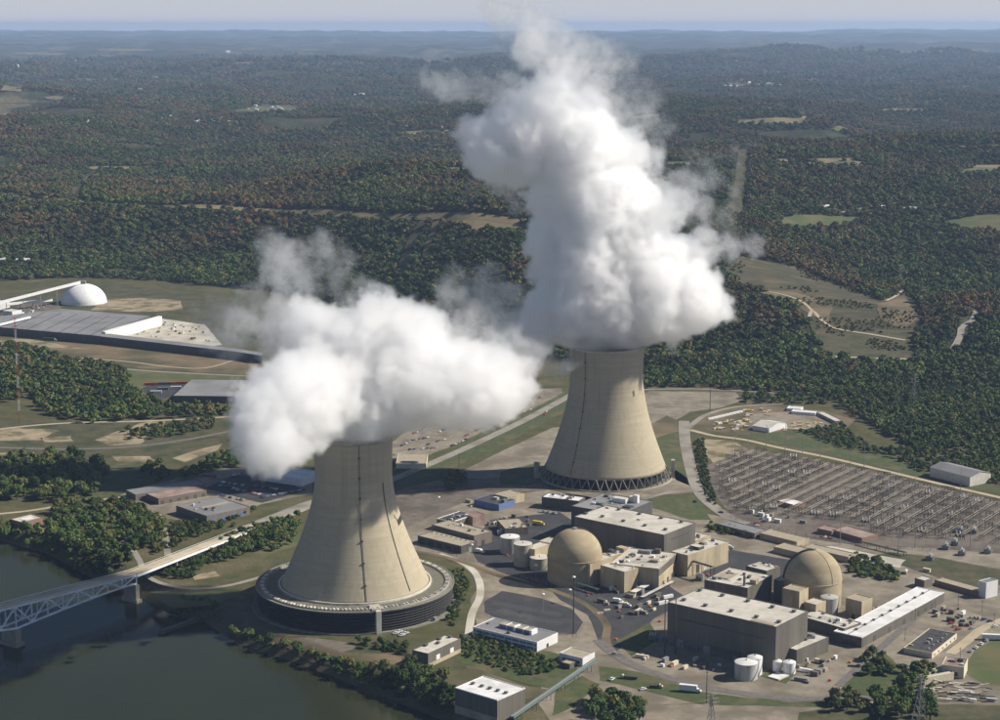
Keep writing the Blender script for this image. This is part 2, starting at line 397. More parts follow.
# ------------------------------------------------------------------ steam
def puff(u, v, r, dy=0.0, w=1.0): return (u, v, r, dy, w)
def grow(blobs, Y0, seed, kids=9, fit=1.0):
    """puffs given by pixel and size become world spheres, each with smaller billows on its surface"""
    g = np.random.default_rng(seed); out = []
    for u, v, r, dy, w in blobs:
        Y = Y0 + dy; c = np.array(PY(u, v, Y)); R = fit * r * math.hypot(Y, c[2] - H) / F
        out.append((*c, R, w))
        for _ in range(kids if w > .5 else kids // 2):
            d = g.normal(size=3); d /= np.linalg.norm(d); rr = R * g.uniform(.28, .5)
            out.append((*(c + d * (R * .92 - rr * .35)), rr, w))
    return np.array(out)
def lattice_points(B, sp, shrink=0.0, wmin=0.0, seed=1):
    g = np.random.default_rng(seed)
    lo = (B[:, :3] - B[:, 3:4]).min(0); hi = (B[:, :3] + B[:, 3:4]).max(0)
    ax = [np.arange(lo[i], hi[i] + sp, sp) for i in range(3)]
    X, Y, Z = np.meshgrid(*ax, indexing='ij'); p = np.stack([X, Y, Z], -1).reshape(-1, 3); p = p + g.uniform(-.35, .35, p.shape) * sp
    best = np.full(len(p), 1e9); w = np.zeros(len(p))
    for b in B:
        if b[4] < wmin: continue
        d = np.linalg.norm(p - b[:3], axis=1) - b[3] + shrink
        w = np.where(d < 0, np.maximum(w, b[4]), w); best = np.minimum(best, d)
    k = best < 0
    return p[k], w[k], lo, hi
def points_mesh(name, pts, w):
    me = bpy.data.meshes.new(name); me.vertices.add(len(pts)); me.vertices.foreach_set('co', pts.astype(np.float32).ravel())
    a = me.attributes.new('w', 'FLOAT', 'POINT'); a.data.foreach_set('value', w.astype(np.float32)); me.update(); return me
def steam_nodes(name, lo, hi, voxel, material, core, reach, mouth):
    ng = bpy.data.node_groups.new(name, 'GeometryNodeTree')
    ng.interface.new_socket('Geometry', in_out='INPUT', socket_type='NodeSocketGeometry'); ng.interface.new_socket('Geometry', in_out='OUTPUT', socket_type='NodeSocketGeometry')
    N, L = ng.nodes, ng.links
    gi, go = N.new('NodeGroupInput'), N.new('NodeGroupOutput')
    pos = N.new('GeometryNodeInputPosition').outputs[0]
    def vm(op, a, b=None, scale=None):
        x = N.new('ShaderNodeVectorMath'); x.operation = op
        for i, s_ in enumerate((a, b)):
            if s_ is None: continue
            if isinstance(s_, tuple): x.inputs[i].default_value = s_
            else: L.new(s_, x.inputs[i])
        if scale is not None: x.inputs['Scale'].default_value = scale
        return x
    def ma(op, a, b=None, clamp=False):
        x = N.new('ShaderNodeMath'); x.operation = op; x.use_clamp = clamp
        for i, s_ in enumerate((a, b)):
            if s_ is None: continue
            if isinstance(s_, (int, float)): x.inputs[i].default_value = s_
            else: L.new(s_, x.inputs[i])
        return x.outputs[0]
    def noise(scale, detail, rough, out='Color', dist=0.0):
        q = N.new('ShaderNodeTexNoise'); q.inputs['Scale'].default_value = scale; q.inputs['Detail'].default_value = detail; q.inputs['Roughness'].default_value = rough
        q.inputs['Distortion'].default_value = dist
        L.new(pos, q.inputs['Vector']); return q.outputs[out]
    def warp(src, nz, amp):
        c = vm('SUBTRACT', nz, (.5, .5, .5)); c = vm('SCALE', c.outputs[0], scale=amp); return vm('ADD', src, c.outputs[0]).outputs[0]
    p = warp(pos, noise(1 / 60, 2, .5), 40)
    p = warp(p, noise(1 / 22, 3, .6), 26)
    sn = N.new('GeometryNodeSampleNearest'); sn.domain = 'POINT'; L.new(gi.outputs[0], sn.inputs['Geometry']); L.new(p, sn.inputs['Sample Position'])
    def samp(kind, val):
        s_ = N.new('GeometryNodeSampleIndex'); s_.data_type = kind; s_.domain = 'POINT'; L.new(gi.outputs[0], s_.inputs['Geometry'])
        L.new(sn.outputs[0], s_.inputs['Index']); L.new(val, s_.inputs['Value']); return s_.outputs[0]
    near_ = samp('FLOAT_VECTOR', pos)
    na = N.new('GeometryNodeInputNamedAttribute'); na.data_type = 'FLOAT'; na.inputs['Name'].default_value = 'w'
    w = samp('FLOAT', na.outputs[0])
    dist = vm('DISTANCE', p, near_).outputs['Value']
    fine = noise(1 / 13, 5, .68, 'Factor' if 'Factor' in N.new('ShaderNodeTexNoise').outputs else 'Fac')
    d2 = ma('ADD', dist, ma('MULTIPLY', ma('SUBTRACT', fine, .5), 26.0))
    inside = ma('DIVIDE', ma('SUBTRACT', reach, d2), 5.0, clamp=True)
    # thin veils: w below 1 lets the noise eat holes
    med = noise(1 / 30, 5, .62, 'Factor' if 'Factor' in N.new('ShaderNodeTexNoise').outputs else 'Fac')
    hole = ma('MULTIPLY', ma('SUBTRACT', ma('ADD', med, ma('MULTIPLY', w, .62)), .66), 4.5, clamp=True)
    dens = inside if core else ma('MULTIPLY', ma('MULTIPLY', inside, hole), ma('POWER', w, 2.0))
    # the tower's wall keeps the steam in: none outside the shell below the rim
    sx_ = N.new('ShaderNodeSeparateXYZ'); L.new(pos, sx_.inputs[0])
    dx_ = ma('SUBTRACT', sx_.outputs[0], mouth[0]); dy_ = ma('SUBTRACT', sx_.outputs[1], mouth[1])
    rad = ma('SQRT', ma('ADD', ma('MULTIPLY', dx_, dx_), ma('MULTIPLY', dy_, dy_)))
    lift = ma('SUBTRACT', sx_.outputs[2], ma('ADD', mouth[2], ma('MULTIPLY', ma('MAXIMUM', ma('SUBTRACT', rad, mouth[3]), 0.0), .3)))
    near_axis = ma('LESS_THAN', rad, mouth[3] + 26)
    clear = ma('SUBTRACT', 1.0, ma('MULTIPLY', near_axis, ma('SUBTRACT', 1.0, ma('DIVIDE', lift, 2.5, clamp=True))))
    dens = ma('MULTIPLY', dens, clear)
    vc = N.new('GeometryNodeVolumeCube')
    L.new(dens, vc.inputs['Density']); vc.inputs['Background'].default_value = 0.0
    vc.inputs['Min'].default_value = tuple(lo); vc.inputs['Max'].default_value = tuple(hi)
    for i, ax in enumerate('XYZ'): vc.inputs['Resolution ' + ax].default_value = max(8, int((hi[i] - lo[i]) / voxel))
    g = vc.outputs[0]
    if core:
        v2 = N.new('GeometryNodeVolumeToMesh'); v2.inputs['Threshold'].default_value = .5; L.new(g, v2.inputs[0])
        sh = N.new('GeometryNodeSetShadeSmooth'); L.new(v2.outputs[0], sh.inputs[0]); g = sh.outputs[0]
    sm = N.new('GeometryNodeSetMaterial'); sm.inputs['Material'].default_value = material; L.new(g, sm.inputs[0]); L.new(sm.outputs[0], go.inputs[0])
    return ng
def steam_volume_material(density):
    m = bpy.data.materials.new('steam_vapour'); m.use_nodes = True; t = m.node_tree; n = t.nodes; n.remove(n['Principled BSDF'])
    pv = n.new('ShaderNodeVolumePrincipled'); pv.inputs['Color'].default_value = (1, 1, 1, 1); pv.inputs['Density'].default_value = density
    pv.inputs['Anisotropy'].default_value = .6; pv.inputs['Density Attribute'].default_value = 'density'
    t.links.new(pv.outputs[0], n['Material Output'].inputs['Volume']); return m
VAP = steam_volume_material(.13)
def core_material():
    m = bpy.data.materials.new('dense_steam'); m.use_nodes = True; t = m.node_tree; n = t.nodes; n.remove(n['Principled BSDF'])
    a = n.new('ShaderNodeBsdfDiffuse'); b = n.new('ShaderNodeBsdfTranslucent'); x = n.new('ShaderNodeMixShader'); x.inputs[0].default_value = .7
    for q in (a, b): q.inputs[0].default_value = (.99, .99, .99, 1)
    t.links.new(a.outputs[0], x.inputs[1]); t.links.new(b.outputs[0], x.inputs[2]); t.links.new(x.outputs[0], n['Material Output'].inputs['Surface']); return m
CORE = core_material()
def plume(blobs, Y0, seed, label, voxel, mouth):
    B = grow(blobs, Y0, seed, 9, .9 if seed == 12 else .97)
    pts, w, lo, hi = lattice_points(B, 5.0, 0.0, 0.0, seed)
    pc, wc, lo2, hi2 = lattice_points(B, 5.0, 22.0, .9, seed + 1)
    pad = 26.0
    core = bpy.data.objects.new('steam_plume', points_mesh('steam_core', pc, wc)); link(core); tag(core, label, 'steam plume')
    mod = core.modifiers.new('billows', 'NODES'); mod.node_group = steam_nodes('steam_core', lo2 - pad, hi2 + pad, voxel * 1.5, CORE, True, 6.0, mouth)
    core.data.materials.append(CORE)
    vap = bpy.data.objects.new('thin_steam', points_mesh('steam_vapour', pts, w)); link(vap); tag(vap, label + ', its thin outer veils', 'steam', kind='stuff')
    vap.data.materials.append(VAP)
    mod = vap.modifiers.new('billows', 'NODES'); mod.node_group = steam_nodes('steam_vapour', lo - pad, hi + pad, voxel, VAP, False, 7.0, mouth)
    print('plume', len(pts), len(pc), hi - lo)
YN, YF = TN[1], TF[1]
PLUME1 = [puff(356, 430, 40), puff(336, 428, 30, -6), puff(376, 428, 30, -4), puff(325, 432, 24, -20), puff(356, 426, 34, -16), puff(352, 400, 48), puff(318, 392, 46, -35), puff(290, 402, 44, -75), puff(262, 415, 28, -105), puff(276, 436, 33, -118), puff(292, 444, 24, -112), puff(262, 440, 24, -118), puff(282, 448, 24, -118),
          puff(400, 388, 44, 2), puff(440, 382, 42, 6), puff(480, 384, 40, 10), puff(510, 378, 23, 32), puff(455, 402, 25, 6), puff(405, 345, 36, 30), puff(360, 345, 38, 20), puff(318, 335, 34, 20),
          puff(275, 345, 24, 10, .62), puff(240, 330, 20, 10, .5), puff(285, 318, 22, 30, .65), puff(402, 318, 22, 40), puff(370, 312, 20, 30), puff(435, 348, 20, 30, .8),
          puff(250, 300, 22, 40, .45), puff(220, 300, 14, 40, .4), puff(285, 270, 26, 50, .55), puff(312, 258, 20, 50, .5), puff(270, 252, 16, 50, .46), puff(330, 275, 16, 50, .45), puff(300, 285, 22, 45, .5), puff(345, 262, 12, 50, .38), puff(215, 318, 16, 40, .42), puff(232, 345, 18, 20, .46), puff(360, 300, 18, 40, .5),
          puff(470, 335, 24, 60, .58), puff(500, 345, 24, 60, .6), puff(482, 318, 18, 60, .5), puff(440, 320, 16, 60, .45), puff(455, 300, 16, 60, .42), puff(525, 360, 18, 40, .6)]
PLUME2 = [puff(605, 335, 36), puff(600, 310, 52), puff(645, 300, 50, 10), puff(690, 298, 38, 8), puff(708, 302, 24, 9), puff(668, 318, 30, 4), puff(640, 335, 18, 0), puff(560, 320, 40, 10), puff(535, 335, 24, 10, .8),
          puff(575, 360, 18, -40, .85), puff(552, 368, 12, -40, .6), puff(590, 265, 56, 10), puff(632, 255, 46, 20), puff(560, 250, 36, 20), puff(668, 255, 28, 24), puff(703, 247, 20, 30, .66), puff(732, 246, 14, 30, .56), puff(758, 243, 9, 30, .5),
          puff(600, 205, 54, 20), puff(628, 208, 36, 30), puff(655, 215, 26, 30, .7), puff(560, 195, 36, 30), puff(575, 150, 50, 30), puff(530, 145, 44, 30), puff(495, 150, 38, 30), puff(478, 140, 24, 30, .8), puff(500, 175, 20, 30, .55), puff(520, 195, 14, 30, .45),
          puff(615, 152, 32, 30, .78), puff(648, 165, 22, 30, .55), puff(690, 182, 17, 30, .5), puff(700, 208, 16, 30, .5), puff(670, 205, 22, 30, .66), puff(725, 150, 14, 30, .42), puff(698, 160, 14, 30, .42), puff(735, 188, 12, 30, .38), puff(728, 218, 13, 30, .42), puff(715, 175, 14, 30, .44), puff(745, 140, 9, 30, .36),
          puff(550, 105, 36, 40, .88), puff(588, 108, 30, 40, .66), puff(515, 118, 26, 40, .72), puff(620, 112, 22, 40, .5), puff(650, 95, 16, 40, .42), puff(560, 70, 30, 40, .6), puff(600, 72, 24, 40, .55), puff(625, 80, 16, 40, .42),
          puff(535, 45, 26, 40, .6), puff(575, 48, 22, 40, .58), puff(505, 20, 18, 40, .55), puff(525, 22, 18, 40, .55), puff(550, 28, 18, 40, .55), puff(490, 12, 12, 40, .46), puff(600, 55, 16, 40, .5), puff(620, 65, 14, 40, .45), puff(640, 120, 18, 40, .5), puff(660, 130, 14, 40, .42), puff(452, 84, 17, 60, .5), puff(475, 84, 13, 60, .46), puff(432, 80, 11, 60, .44), puff(510, 84, 14, 60, .46), puff(495, 92, 14, 60, .46), puff(470, 190, 12, 40, .42), puff(485, 170, 14, 40, .5),
          puff(455, 285, 20, 60, .46), puff(480, 300, 20, 40, .48), puff(490, 275, 14, 50, .42), puff(510, 300, 18, 40, .48), puff(505, 322, 22, 30, .55), puff(520, 350, 20, 30, .6)]
plume(PLUME1, YN, 11, 'white steam cloud pouring from the near cooling tower', 1.8, (TN[0], TN[1], 153.0, 34.0))
plume(PLUME2, YF, 12, 'tall white steam column rising from the far cooling tower', 2.1, (TF[0], TF[1], 151.5, 42.0))
# ------------------------------------------------------------------ clearings, fields, roads on the hills (draped on the terrain)
M['hay'] = mat('dry_grass', (.17, .135, .07), (.23, .185, .10), .03, 1, 0, (.09, .085, .04), .012)
M['pasture'] = mat('pasture', (.065, .085, .030), (.095, .108, .040), .03, 1, 0, (.12, .11, .05), .015)
M['clear_earth'] = mat('scrub_clearing', (.050, .044, .024), (.115, .09, .05), .03, 1, .0, (.05, .054, .026), .02, lo3=.45, hi3=.6, lo=.42, hi=.58, detail=8.0, stretch=(.6, 2.2, 3.0))
M['tan_earth'] = mat('tan_earth', (.25, .20, .125), (.34, .28, .185), .05, 1, .1, (.12, .105, .055), .03, lo3=.46, hi3=.6)
M['gravel'] = mat('gravel', (.195, .168, .125), (.275, .24, .185), .09, 1, .1, (.145, .124, .09), .02)
M['yard'] = mat('stone_yard', (.12, .10, .08), (.17, .145, .118), .12, 1, .1, (.09, .075, .06), .025)
M['asphalt'] = mat('asphalt', (.034, .035, .039), (.050, .050, .053), .1, .9, .05, (.066, .064, .062), .03, lo3=.5, hi3=.7)
M['road'] = mat('worn_road', (.24, .22, .185), (.30, .275, .235), .12, .9, 0, (.19, .17, .14), .03)
M['bare_road'] = mat('dirt_track', (.36, .30, .20), (.44, .375, .27), .06, 1, 0)
M['lawn'] = mat('lawn', (.05, .068, .024), (.075, .088, .034), .12, 1, .3, (.115, .10, .05), .03, lo3=.5, hi3=.66)
M['rough'] = mat('rough_grass', (.062, .062, .03), (.10, .088, .045), .1, 1, .3, (.04, .05, .02), .03)
M['brownfield'] = mat('brown_field', (.135, .10, .06), (.19, .145, .085), .06, 1, .1, (.075, .07, .035), .015)
M['track_bed'] = mat('track_ballast', (.12, .11, .10), (.17, .155, .14), .2, 1, .1)
M['dark_earth'] = mat('dark_bank', (.05, .046, .034), (.085, .076, .055), .08, 1, .2)
M['slab'] = mat('concrete_slab', (.46, .43, .36), (.55, .52, .45), .12, .9, 0, (.36, .33, .27), .03)

SCRUB = []; CLEAR = []        # pixel polygons where no wood grows
def tri_fill(poly):
    from mathutils.geometry import tessellate_polygon
    return [tuple(t) for t in tessellate_polygon([[Vector((p[0], p[1], 0)) for p in poly]])]
def snap(poly, x, y):
    bx, by, bd = x.copy(), y.copy(), np.full(x.shape, 1e12); n = len(poly)
    for i in range(n):
        x0, y0 = poly[i][:2]; x1, y1 = poly[(i + 1) % n][:2]; dx, dy = x1 - x0, y1 - y0
        t = np.clip(((x - x0) * dx + (y - y0) * dy) / (dx * dx + dy * dy + 1e-9), 0, 1); px_, py_ = x0 + t * dx, y0 + t * dy
        d = (x - px_) ** 2 + (y - py_) ** 2; k = d < bd; bx = np.where(k, px_, bx); by = np.where(k, py_, by); bd = np.where(k, d, bd)
    return bx, by
def drape(name, px, m, lift=.9, cell=14.0, hill=True, cut=True):
    """a patch of ground given by its outline, laid as a fine sheet on the terrain"""
    poly = [T(u, v) for u, v in px]
    wig = []
    for i in range(len(poly)):                # uneven natural edges
        a, b = poly[i], poly[(i + 1) % len(poly)]; L_ = math.hypot(b[0] - a[0], b[1] - a[1]); k_ = max(1, int(L_ / 30))
        for j in range(k_):
            t_ = j / k_; x_, y_ = a[0] + (b[0] - a[0]) * t_, a[1] + (b[1] - a[1]) * t_
            wig.append((x_ + 16 * float(vnoise(x_, y_, 45, 41)), y_ + 22 * float(vnoise(x_, y_, 45, 42))))
    poly = wig
    if cut: CLEAR.append([(p[0], p[1]) for p in poly])
    if name == 'stripped_hillside' and m is not M['brownfield']: SCRUB.append([(p[0], p[1]) for p in poly])
    xs = [p[0] for p in poly]; ys = [p[1] for p in poly]
    nx = int(min(160, max(4, (max(xs) - min(xs)) / cell))); ny = int(min(160, max(4, (max(ys) - min(ys)) / cell)))
    gx = np.linspace(min(xs), max(xs), nx); gy = np.linspace(min(ys), max(ys), ny)
    X, Y = np.meshgrid(gx, gy, indexing='ij'); ins = inpoly(poly, X, Y); X, Y = np.where(ins, X, snap(poly, X, Y)[0]), np.where(ins, Y, snap(poly, X, Y)[1])
    Z = terrain(X, Y) + lift
    idx = -np.ones(X.shape, int); V = []; Fc = []
    for i in range(nx - 1):
        for j in range(ny - 1):
            q = [(i, j), (i + 1, j), (i + 1, j + 1), (i, j + 1)]
            if any(ins[a] for a in q):
                for a in q:
                    if idx[a] < 0: idx[a] = len(V); V.append((X[a], Y[a], Z[a]))
                Fc.append(tuple(idx[a] for a in q))
    if not Fc: return
    o = MB().add(V, Fc).build(name, m, smooth=True); return tag(o, kind='structure')
def strip_pts(pts, width, step=12.0):
    out = []; acc = []
    P_ = [Vector((p[0], p[1])) for p in pts]
    # Catmull-Rom through the points
    dense = []
    for i in range(len(P_) - 1):
        p0, p1, p2, p3 = P_[max(0, i - 1)], P_[i], P_[i + 1], P_[min(len(P_) - 1, i + 2)]
        n = max(2, int((p2 - p1).length / step))
        for k in range(n):
            t = k / n
            dense.append(.5 * ((2 * p1) + (p2 - p0) * t + (2 * p0 - 5 * p1 + 4 * p2 - p3) * t * t + (3 * p1 - p0 - 3 * p2 + p3) * t ** 3))
    dense.append(P_[-1])
    for i, p in enumerate(dense):
        a, b = dense[max(0, i - 1)], dense[min(len(dense) - 1, i + 1)]
        d = (b - a); d = d.normalized() if d.length > 1e-6 else Vector((1, 0)); nrm = Vector((-d.y, d.x)) * width / 2
        out.append((p + nrm, p - nrm))
    return dense, out
def draped_road(name, px, width, m, lift=1.2, step=14.0, gap=0.0):
    pts = [T(u, v) for u, v in px]; dense, e = strip_pts(pts, width, step)
    V = []; Fc = []
    for a, b in e:
        c = (a + b) / 2
        for p in (a, c, b): V.append((p.x, p.y, float(terrain(p.x, p.y)) + lift))
    for i in range(len(e) - 1):
        k = i * 3; Fc += [(k, k + 3, k + 4, k + 1), (k + 1, k + 4, k + 5, k + 2)]
    w2 = width / 2 + gap
    for i in range(0, len(dense) - 1, 3):
        j = min(i + 4, len(dense) - 1); a, b = dense[i], dense[j]; d = (b - a)
        if d.length < 1e-6: continue
        d.normalize(); nr = Vector((-d.y, d.x)) * w2
        CLEAR.append([tuple(a + nr), tuple(b + nr), tuple(b - nr), tuple(a - nr)])
    return tag(MB().add(V, Fc).build(name, m, smooth=True), kind='structure')
# pipeline clearing across the left hills
draped_road('pipeline_clearing', [(-40, 197), (20, 199), (60, 200), (110, 205), (160, 207), (220, 208), (290, 212), (350, 215), (420, 217), (520, 223)], 26, M['hay'], gap=6)
draped_road('power_line_clearing', [(402, 272), (408, 250), (416, 232), (428, 216)], 20, M['clear_earth'], gap=6)
draped_road('power_line_clearing', [(424, 262), (430, 240), (436, 222)], 14, M['hay'], gap=5)
draped_road('power_line_clearing', [(74, 198), (84, 184), (96, 170)], 16, M['clear_earth'], gap=6)
draped_road('power_line_clearing', [(735, 215), (738, 195), (741, 170), (743, 150)], 24, M['clear_earth'], gap=6)
drape('hay_field', [(440, 218), (520, 222), (535, 232), (470, 230)], M['hay'])
drape('hay_field', [(735, 121), (800, 119), (870, 121), (860, 125), (800, 126), (740, 124)], M['hay'], 2.5, 30)
drape('pasture', [(752, 222), (800, 214), (860, 217), (850, 224), (790, 228)], M['pasture'], 1.5)
drape('pasture', [(935, 224), (975, 217), (1030, 216), (1030, 230), (975, 233)], M['pasture'], 1.5)
drape('pasture', [(958, 171), (990, 166), (1030, 165), (1030, 172), (965, 176)], M['pasture'], 2)
drape('pasture', [(225, 112), (262, 105), (300, 107), (290, 114), (240, 116)], M['pasture'], 2.5, 30)
drape('pasture', [(600, 119), (650, 116), (690, 119), (650, 122)], M['pasture'], 2.5, 30)
drape('hay_field', [(0, 91), (40, 88), (58, 90), (20, 93)], M['hay'], 3, 40)
drape('hay_field', [(390, 134), (430, 131), (460, 134), (430, 137)], M['hay'], 2.5, 30)
drape('brown_field', [(-30, 117), (8, 116), (8, 120), (-30, 121)], M['brownfield'], 2.5, 30)
g_ = np.random.default_rng(64)
for k_ in range(34):                                   # hay fields and pastures opened in the far woods
    u_, v_ = g_.uniform(-10, 1010), 50 + 125 * g_.uniform(0, 1) ** 1.4
    w_, h_ = g_.uniform(14, 46) * (.6 + v_ / 260), g_.uniform(.9, 2.0) * (.5 + v_ / 160)
    px_ = [(u_ + w_ * math.cos(t_) * g_.uniform(.7, 1.2), v_ + h_ * math.sin(t_) * g_.uniform(.7, 1.2)) for t_ in np.linspace(0, 5.6, 9)]
    drape('hay_field' if k_ % 3 else 'pasture', px_, M['hay' if k_ % 3 else 'pasture'], 2.5, 30)
for px_ in ([(-20, 152), (60, 150), (150, 153), (240, 150), (330, 154)], [(640, 150), (700, 146), (780, 148), (880, 143), (1010, 146)], [(330, 176), (390, 170), (450, 168)], [(-20, 104), (80, 101), (180, 103), (300, 98)]): draped_road('country_lane', px_, 9, M['hay'], 2.5, 20, gap=5)
# the stripped hillside on the right
drape('stripped_hillside', [(722, 268), (745, 258), (800, 268), (850, 290), (880, 302), (905, 292), (918, 310), (916, 335), (915, 356), (880, 362), (830, 358), (815, 338), (800, 312), (770, 296), (740, 286)], M['clear_earth'], 1.2)
drape('stripped_hillside', [(822, 336), (860, 330), (915, 334), (915, 362), (870, 362), (826, 358)], M['rough'], 1.6)
drape('stripped_hillside', [(745, 288), (790, 292), (835, 308), (825, 322), (790, 306)], M['brownfield'], 1.8)
drape('stripped_hillside', [(880, 306), (905, 296), (914, 318), (900, 330), (880, 322)], M['brownfield'], 1.8)
draped_road('dirt_track', [(808, 326), (812, 312), (822, 322), (836, 330), (870, 336), (905, 342)], 6, M['bare_road'], 2.2)
draped_road('dirt_track', [(824, 358), (855, 359), (885, 360), (915, 361)], 7, M['bare_road'], 2.2)
draped_road('dirt_track', [(740, 290), (775, 294), (800, 302), (812, 312)], 5, M['bare_road'], 2.2)
draped_road('dirt_track', [(886, 302), (896, 297), (903, 290)], 6, M['bare_road'], 2.2)
draped_road('valley_road', [(952, 352), (960, 338), (962, 328), (972, 322), (977, 312)], 11, M['road'], 2.2, gap=5)
draped_road('country_lane', [(836, 214), (862, 209), (880, 206), (905, 203)], 7, M['road'], 2.2)

# ------------------------------------------------------------------ trees
def leaf_material():
    m = bpy.data.materials.new('autumn_leaves'); m.use_nodes = True; t = m.node_tree; n = t.nodes; b = n['Principled BSDF']
    b.inputs['Roughness'].default_value = .8; b.inputs['Specular IOR Level'].default_value = .15
    oi = n.new('ShaderNodeObjectInfo'); geo = n.new('ShaderNodeNewGeometry')
    def noise(sc, det=3.0):
        q = n.new('ShaderNodeTexNoise'); q.inputs['Scale'].default_value = sc; q.inputs['Detail'].default_value = det; t.links.new(oi.outputs['Location'], q.inputs['Vector']); return q.outputs[0]
    def math_(op, a, c, cl=False):
        x = n.new('ShaderNodeMath'); x.operation = op; x.use_clamp = cl
        for i, s_ in enumerate((a, c)):
            if isinstance(s_, float): x.inputs[i].default_value = s_
            else: t.links.new(s_, x.inputs[i])
        return x.outputs[0]
    def stop(cr, p_, c):
        e = cr.elements[0] if p_ == 0.0 else (cr.elements[-1] if p_ == 1.0 else cr.elements.new(p_)); e.color = (*c, 1)
    # greens by the tree, autumn trees where the patch noise says so
    r1 = n.new('ShaderNodeValToRGB'); cr = r1.color_ramp
    for p_, c in ((0.0, (.034, .066, .018)), (.3, (.050, .090, .022)), (.6, (.074, .112, .028)), (.85, (.108, .132, .036)), (1.0, (.145, .145, .044))):
        stop(cr, p_, c)
    t.links.new(oi.outputs['Random'], r1.inputs[0])
    r2 = n.new('ShaderNodeValToRGB'); cr = r2.color_ramp
    for p_, c in ((0.0, (.110, .100, .042)), (.45, (.150, .115, .050)), (.8, (.19, .115, .050)), (.95, (.22, .10, .05)), (1.0, (.20, .145, .055))):
        stop(cr, p_, c)
    fr = math_('FRACT', math_('MULTIPLY', oi.outputs['Random'], 37.3), 0.0); t.links.new(fr, r2.inputs[0])
    fr2 = math_('FRACT', math_('MULTIPLY', oi.outputs['Random'], 91.7), 0.0)
    patch = n.new('ShaderNodeMapRange'); patch.inputs[1].default_value = .37; patch.inputs[2].default_value = .62; patch.inputs[3].default_value = -.12; patch.inputs[4].default_value = .85
    sp_ = n.new('ShaderNodeSeparateXYZ'); t.links.new(oi.outputs['Location'], sp_.inputs[0])
    hill = n.new('ShaderNodeMapRange'); hill.inputs[1].default_value = 0.0; hill.inputs[2].default_value = 45.0; hill.inputs[3].default_value = -.2; hill.inputs[4].default_value = .0; t.links.new(sp_.outputs[2], hill.inputs[0])   # autumn comes first on the heights
    t.links.new(math_('ADD', noise(.0042), hill.outputs[0]), patch.inputs[0])
    # whole patches of wood turn together, single trees run ahead or lag behind
    turn = math_('ADD', patch.outputs[0], math_('MULTIPLY', math_('SUBTRACT', fr2, .5), .75), True)
    mx = n.new('ShaderNodeMix'); mx.data_type = 'RGBA'; t.links.new(turn, mx.inputs['Factor']); t.links.new(r1.outputs[0], mx.inputs['A']); t.links.new(r2.outputs[0], mx.inputs['B'])
    v = n.new('ShaderNodeHueSaturation'); t.links.new(mx.outputs['Result'], v.inputs['Color'])
    mr = n.new('ShaderNodeMapRange'); mr.inputs[3].default_value = .74; mr.inputs[4].default_value = 1.3; t.links.new(geo.outputs['Random Per Island'], mr.inputs[0])
    stand = n.new('ShaderNodeMapRange'); stand.inputs[1].default_value = .35; stand.inputs[2].default_value = .65; stand.inputs[3].default_value = .62; stand.inputs[4].default_value = 1.25; t.links.new(noise(.0075, 5.0), stand.inputs[0])   # stands of different species
    t.links.new(math_('MULTIPLY', mr.outputs[0], stand.outputs[0]), v.inputs['Value'])
    t.links.new(v.outputs[0], b.inputs['Base Color']); return m
M['leaf'] = leaf_material()
M['bark'] = mat('bark', (.07, .055, .04), (.11, .09, .07), 2.0, .95)
def crown_mesh(name, seed, leaves, size, tall=1.0, clumps=11):
    """leaf sprays on the surface of many overlapping clumps; unit radius, base at z=0"""
    g = np.random.default_rng(seed); V = []; Fc = []
    cs = []
    for _ in range(clumps):
        d = g.normal(size=3); d /= np.linalg.norm(d); d[2] = abs(d[2]) * .9 - .25
        k = g.uniform(.35, .68); cs.append((np.array([d[0] * k, d[1] * k, (d[2] * k + .8) * tall]), g.uniform(.30, .5)))
    cs.append((np.array([0, 0, .85 * tall]), .62))
    for i in range(leaves):
        c, r = cs[g.integers(len(cs))]; d = g.normal(size=3); d /= np.linalg.norm(d)
        if d[2] < -.35: d[2] *= -1
        p = c + d * r * g.uniform(.82, 1.08) * np.array([1, 1, .92 * tall])
        nrm = d + g.normal(size=3) * .28; nrm /= np.linalg.norm(nrm)
        a = np.cross(nrm, g.normal(size=3)); a /= np.linalg.norm(a); b = np.cross(nrm, a); s1, s2 = size * g.uniform(.6, 1.25), size * g.uniform(.5, 1.0)
        k = len(V); V += [tuple(p + a * s1), tuple(p + b * s2 + nrm * size * .22), tuple(p - a * s1), tuple(p - b * s2 - nrm * size * .1)]; Fc.append((k, k + 1, k + 2, k + 3))
    # the shaded inner mass that closes the crown
    for c, r in cs:
        k = len(V); rr = r * .86
        base = [(0, 0, 1), (0, 0, -1)] + [(math.cos(t), math.sin(t), 0) for t in (0, 1.2566, 2.5133, 3.7699, 5.0265)]
        V += [tuple(c + np.array(q) * rr * np.array([1, 1, .92 * tall])) for q in base]
        for i in range(5): Fc += [(k, k + 2 + i, k + 2 + (i + 1) % 5), (k + 1, k + 2 + (i + 1) % 5, k + 2 + i)]
    me = bpy.data.meshes.new(name); me.from_pydata(V, [], Fc); me.materials.append(M['leaf']); me.update(); return me
def trunk_mesh():
    mb = MB(); mb.lathe([(.11, 0), (.085, .15), (.07, .55), (.03, .9)], 6)
    for t in (.4, 2.3, 4.2): mb.bar((0, 0, .4), (.32 * math.cos(t), .32 * math.sin(t), .72), .03, 4)
    return mb.mesh('trunk', M['bark'])
CROWN = [crown_mesh('crown', 100 + k, 330, .125, (1.0, 1.12, .9, 1.25, 1.0)[k], 12 + k) for k in range(5)]
FCROWN = [crown_mesh('forest_crown', 200 + k, 95, .25, (1.0, 1.15, .95, 1.1)[k], 8) for k in range(4)]
TRUNK = trunk_mesh()

